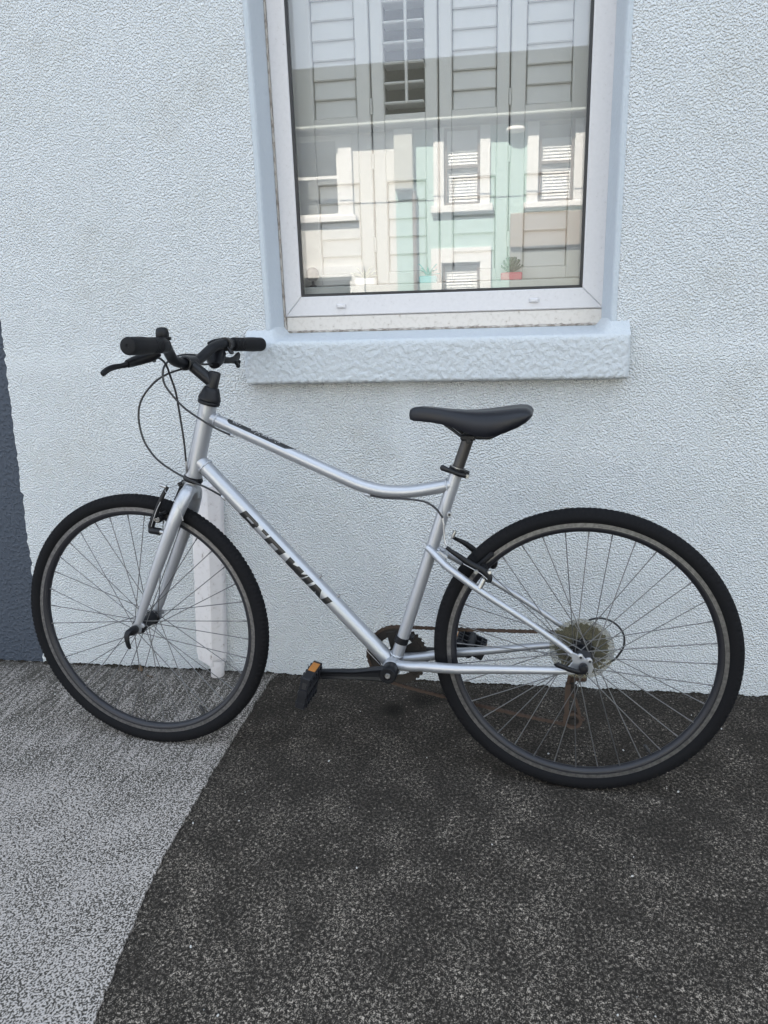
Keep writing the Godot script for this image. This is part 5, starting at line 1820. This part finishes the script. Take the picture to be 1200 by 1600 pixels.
	for t in teeth * 4:
		var a := outer[t]
		var c := outer[(t + 1) % outer.size()]
		var ai := a.normalized() * 0.0530
		var ci := c.normalized() * 0.0530
		for e in [[zr + 0.002, 1.0], [zr - 0.002, -1.0]]:
			cr.flat(BBC + V(a.x, a.y, e[0]), BBC + V(c.x, c.y, e[0]), BBC + V(ci.x, ci.y, e[0]), BBC + V(ai.x, ai.y, e[0]), V(0, 0, e[1]))
		cr.flat(BBC + V(a.x, a.y, zr + 0.002), BBC + V(c.x, c.y, zr + 0.002), BBC + V(c.x, c.y, zr - 0.002), BBC + V(a.x, a.y, zr - 0.002), V(a.x, a.y, 0))
		cr.flat(BBC + V(ai.x, ai.y, zr + 0.002), BBC + V(ci.x, ci.y, zr + 0.002), BBC + V(ci.x, ci.y, zr - 0.002), BBC + V(ai.x, ai.y, zr - 0.002), V(-ai.x, -ai.y, 0))
	var cring := build("chainring", cr, M.chainring_black, b, OFF)
	var spd := MB.new()
	spd.lathe([Vector2(0, -0.040), Vector2(0.024, -0.040), Vector2(0.026, -0.044), Vector2(0.024, -0.049), Vector2(0, -0.049)], ax, 24)
	for k in 5:
		var a := TAU * k / 5.0 + 0.55
		spd.box(Transform3D(Basis(V(0, 0, 1), a), BBC + V(cos(a) * 0.043, sin(a) * 0.043, -0.0445)), V(0.046, 0.026, 0.0062), 0.0015)
	build("spider", spd, M.rusty_black, cring)
	# chain, link by link
	var path := chain_path()
	path.append(path[0])
	var total := 0.0
	for i in path.size() - 1:
		total += path[i].distance_to(path[i + 1])
	var n := int(total / 0.0127 / 2.0) * 2
	var ch := MB.new()
	for k in n:
		var p := tube_frame(path, total * (k + 0.5) / n)
		var d: Vector3 = p[1]
		var xf := Transform3D(Basis(d, V(0, 0, 1).cross(d).normalized(), V(0, 0, 1)), p[0])
		if k % 2 == 0:
			ch.box(xf * Transform3D(Basis(), V(0, 0, 0.0026)), V(0.0205, 0.0075, 0.0011), 0.0005)
			ch.box(xf * Transform3D(Basis(), V(0, 0, -0.0026)), V(0.0205, 0.0075, 0.0011), 0.0005)
			for e in [-1.0, 1.0]:
				ch.lathe([Vector2(0, -0.0036), Vector2(0.0042, -0.0036), Vector2(0.0042, 0.0036), Vector2(0, 0.0036)], Transform3D(Basis(V(1, 0, 0), V(0, 0, 1), V(0, -1, 0)), xf * V(e * 0.00635, 0, 0)), 8)
		else:
			ch.box(xf * Transform3D(Basis(), V(0, 0, 0.0014)), V(0.0190, 0.0068, 0.0010), 0.0004)
			ch.box(xf * Transform3D(Basis(), V(0, 0, -0.0014)), V(0.0190, 0.0068, 0.0010), 0.0004)
	build("chain", ch, M.chain_rust, b, OFF).set_meta("kind", "stuff")
	# clamp band of the chain guide on the seat tube
	var g := MB.new()
	var gx := along(V(-0.4272, 0.0035, 0), V(0.302, 0.953, 0))
	g.lathe([Vector2(0.0152, -0.0085), Vector2(0.0172, -0.0080), Vector2(0.0174, 0.0), Vector2(0.0172, 0.0080), Vector2(0.0152, 0.0085)], gx, 24)
	g.box(Transform3D(Basis(V(0, 0, 1), -0.31), V(-0.4075, 0.0060, -0.012)), V(0.016, 0.012, 0.020), 0.002)
	build("clamp_band", g, M.black_satin, b, OFF)
	# derailleur
	var d := node("derailleur", b, OFF)
	var ar := MB.new()
	ar.tube(spline([V(-0.0050, -0.0260, -0.066), V(-0.0060, -0.0600, -0.064), V(-0.0120, -0.0900, -0.062), V(-0.0240, -0.1080, -0.058)], 4), [0.010, 0.013, 0.014, 0.010], 12, true, Vector2(1.0, 0.6), V(0, 0, 1))
	ar.box(Transform3D(Basis(V(0, 0, 1), 0.1), V(0.0040, -0.0900, -0.064)), V(0.026, 0.020, 0.016), 0.004)
	build("derailleur_body", ar, M.chain_rust, d)
	for z in [-0.0385, -0.0515]:
		var poly := PackedVector2Array([Vector2(-0.0330, -0.1000), Vector2(-0.0210, -0.0980), Vector2(-0.0205, -0.1200), Vector2(-0.0235, -0.1400), Vector2(-0.0235, -0.1650), Vector2(-0.0215, -0.1780), Vector2(-0.0320, -0.1840), Vector2(-0.0340, -0.1600), Vector2(-0.0335, -0.1300)])
		var cg := MB.new()
		cg.prism(poly, z - 0.001, z + 0.001)
		var ns := 30
		for k in ns:
			var a0 := TAU * k / ns
			var a1 := TAU * (k + 1) / ns
			var o := V(-0.0130, -0.1945, z)
			var r0 := V(cos(a0), 0.92 * sin(a0), 0)
			var r1 := V(cos(a1), 0.92 * sin(a1), 0)
			for e in [0.001, -0.001]:
				cg.flat(o + r0 * 0.0230 + V(0, 0, e), o + r1 * 0.0230 + V(0, 0, e), o + r1 * 0.0150 + V(0, 0, e), o + r0 * 0.0150 + V(0, 0, e), V(0, 0, e))
			cg.flat(o + r0 * 0.0230 + V(0, 0, 0.001), o + r1 * 0.0230 + V(0, 0, 0.001), o + r1 * 0.0230 - V(0, 0, 0.001), o + r0 * 0.0230 - V(0, 0, 0.001), r0)
			cg.flat(o + r0 * 0.0150 + V(0, 0, 0.001), o + r1 * 0.0150 + V(0, 0, 0.001), o + r1 * 0.0150 - V(0, 0, 0.001), o + r0 * 0.0150 - V(0, 0, 0.001), -r0)
		cg.tube([V(0.0080, -0.1900, z), V(0.0150, -0.1890, z)], 0.0030, 8)
		build("cage_plate", cg, M.chain_rust, d)
	for c in [V(-0.018, -0.112, -0.045), V(-0.012, -0.1935, -0.045)]:
		var py := MB.new()
		var pp := PackedVector2Array()
		for t in 40:
			pp.append(Vector2(c.x, c.y) + Vector2.from_angle(TAU * t / 40.0) * (0.0158 if t % 4 < 2 else 0.0135))
		py.prism(pp, c.z - 0.0018, c.z + 0.0018)
		py.lathe([Vector2(0, 0.0075), Vector2(0.0042, 0.0075), Vector2(0.0042, -0.0075), Vector2(0, -0.0075)], along(c, V(0, 0, 1)), 12)
		build("pulley", py, M.rusty_black, d)

func quick_releases(b: Node3D) -> void:
	var r := MB.new()
	r.tube(spline([V(0.0042, -0.0093, 0.076), V(-0.0142, -0.0068, 0.086), V(-0.0384, 0.0004, 0.0870), V(-0.0570, 0.0060, 0.084), V(-0.0599, 0.0088, 0.083)], 4), [0.0075, 0.0060, 0.0056, 0.0066, 0.0050], 12, true, Vector2(1.0, 0.7), V(0, 1, 0))
	r.lathe([Vector2(0, 0.024), Vector2(0.0085, 0.023), Vector2(0.0105, 0.018), Vector2(0.0105, 0.006), Vector2(0.0085, 0.0), Vector2(0, 0)], along(V(0, -0.002, 0.0645), V(0, 0, 1)), 22)
	build("quick_release", r, M.black_satin, b, OFF)
	var f := MB.new()
	f.tube(spline([V(-1.1170, 0.0060, 0.070), V(-1.1205, 0.0060, 0.082), V(-1.1230, -0.0030, 0.089), V(-1.1222, -0.0180, 0.090), V(-1.1222, -0.0320, 0.086), V(-1.1215, -0.0390, 0.083)], 4), [0.0080, 0.0085, 0.0072, 0.0062, 0.0060, 0.0040], 12, true, Vector2(1.0, 0.75), V(1, 0, 0))
	f.lathe([Vector2(0, 0.026), Vector2(0.0095, 0.025), Vector2(0.0110, 0.020), Vector2(0.0110, 0.004), Vector2(0.009, 0.0), Vector2(0, 0)], along(V(-1.1185, 0.0030, 0.0525), V(0, 0, 1)), 22)
	build("quick_release", f, M.black_satin, b, OFF)
	for e in [V(-1.1185, 0.002, -0.053), V(0, -0.002, -0.0645)]:
		var n := MB.new()
		n.lathe([Vector2(0, 0.013), Vector2(0.006, 0.013), Vector2(0.0085, 0.009), Vector2(0.0085, 0.0), Vector2(0, 0)], along(e, V(0, 0, -1)), 18)
		build("axle_nut", n, M.post_grey, b, OFF)

func bicycle() -> void:
	var b := node("bicycle")
	tag(b, "silver bicycle with black saddle leaning against the wall under the window", "bicycle")
	var basis_ := Basis(V(0.9974, -0.0007, 0.0717), V(0.0042, 0.9988, -0.0486), V(-0.0716, 0.0488, 0.9962)).orthonormalized()
	b.transform = Transform3D(basis_, V(0.20379, 0.33726, 0.44648) - basis_ * OFF)
	frame(b)
	fork(b)
	wheel(b, V(-1.1195, 0.0015, 0.0005), false)
	wheel(b, Vector3.ZERO, true)
	headset(b)
	handlebar(b)
	saddle(b)
	drivetrain(b)
	rim_brakes(b)
	cables(b)
	quick_releases(b)

func _ready() -> void:
	view()
	materials()
	ground()
	house()
	street_houses()
	pipe_cover()
	bicycle()
	pots()
	litter()
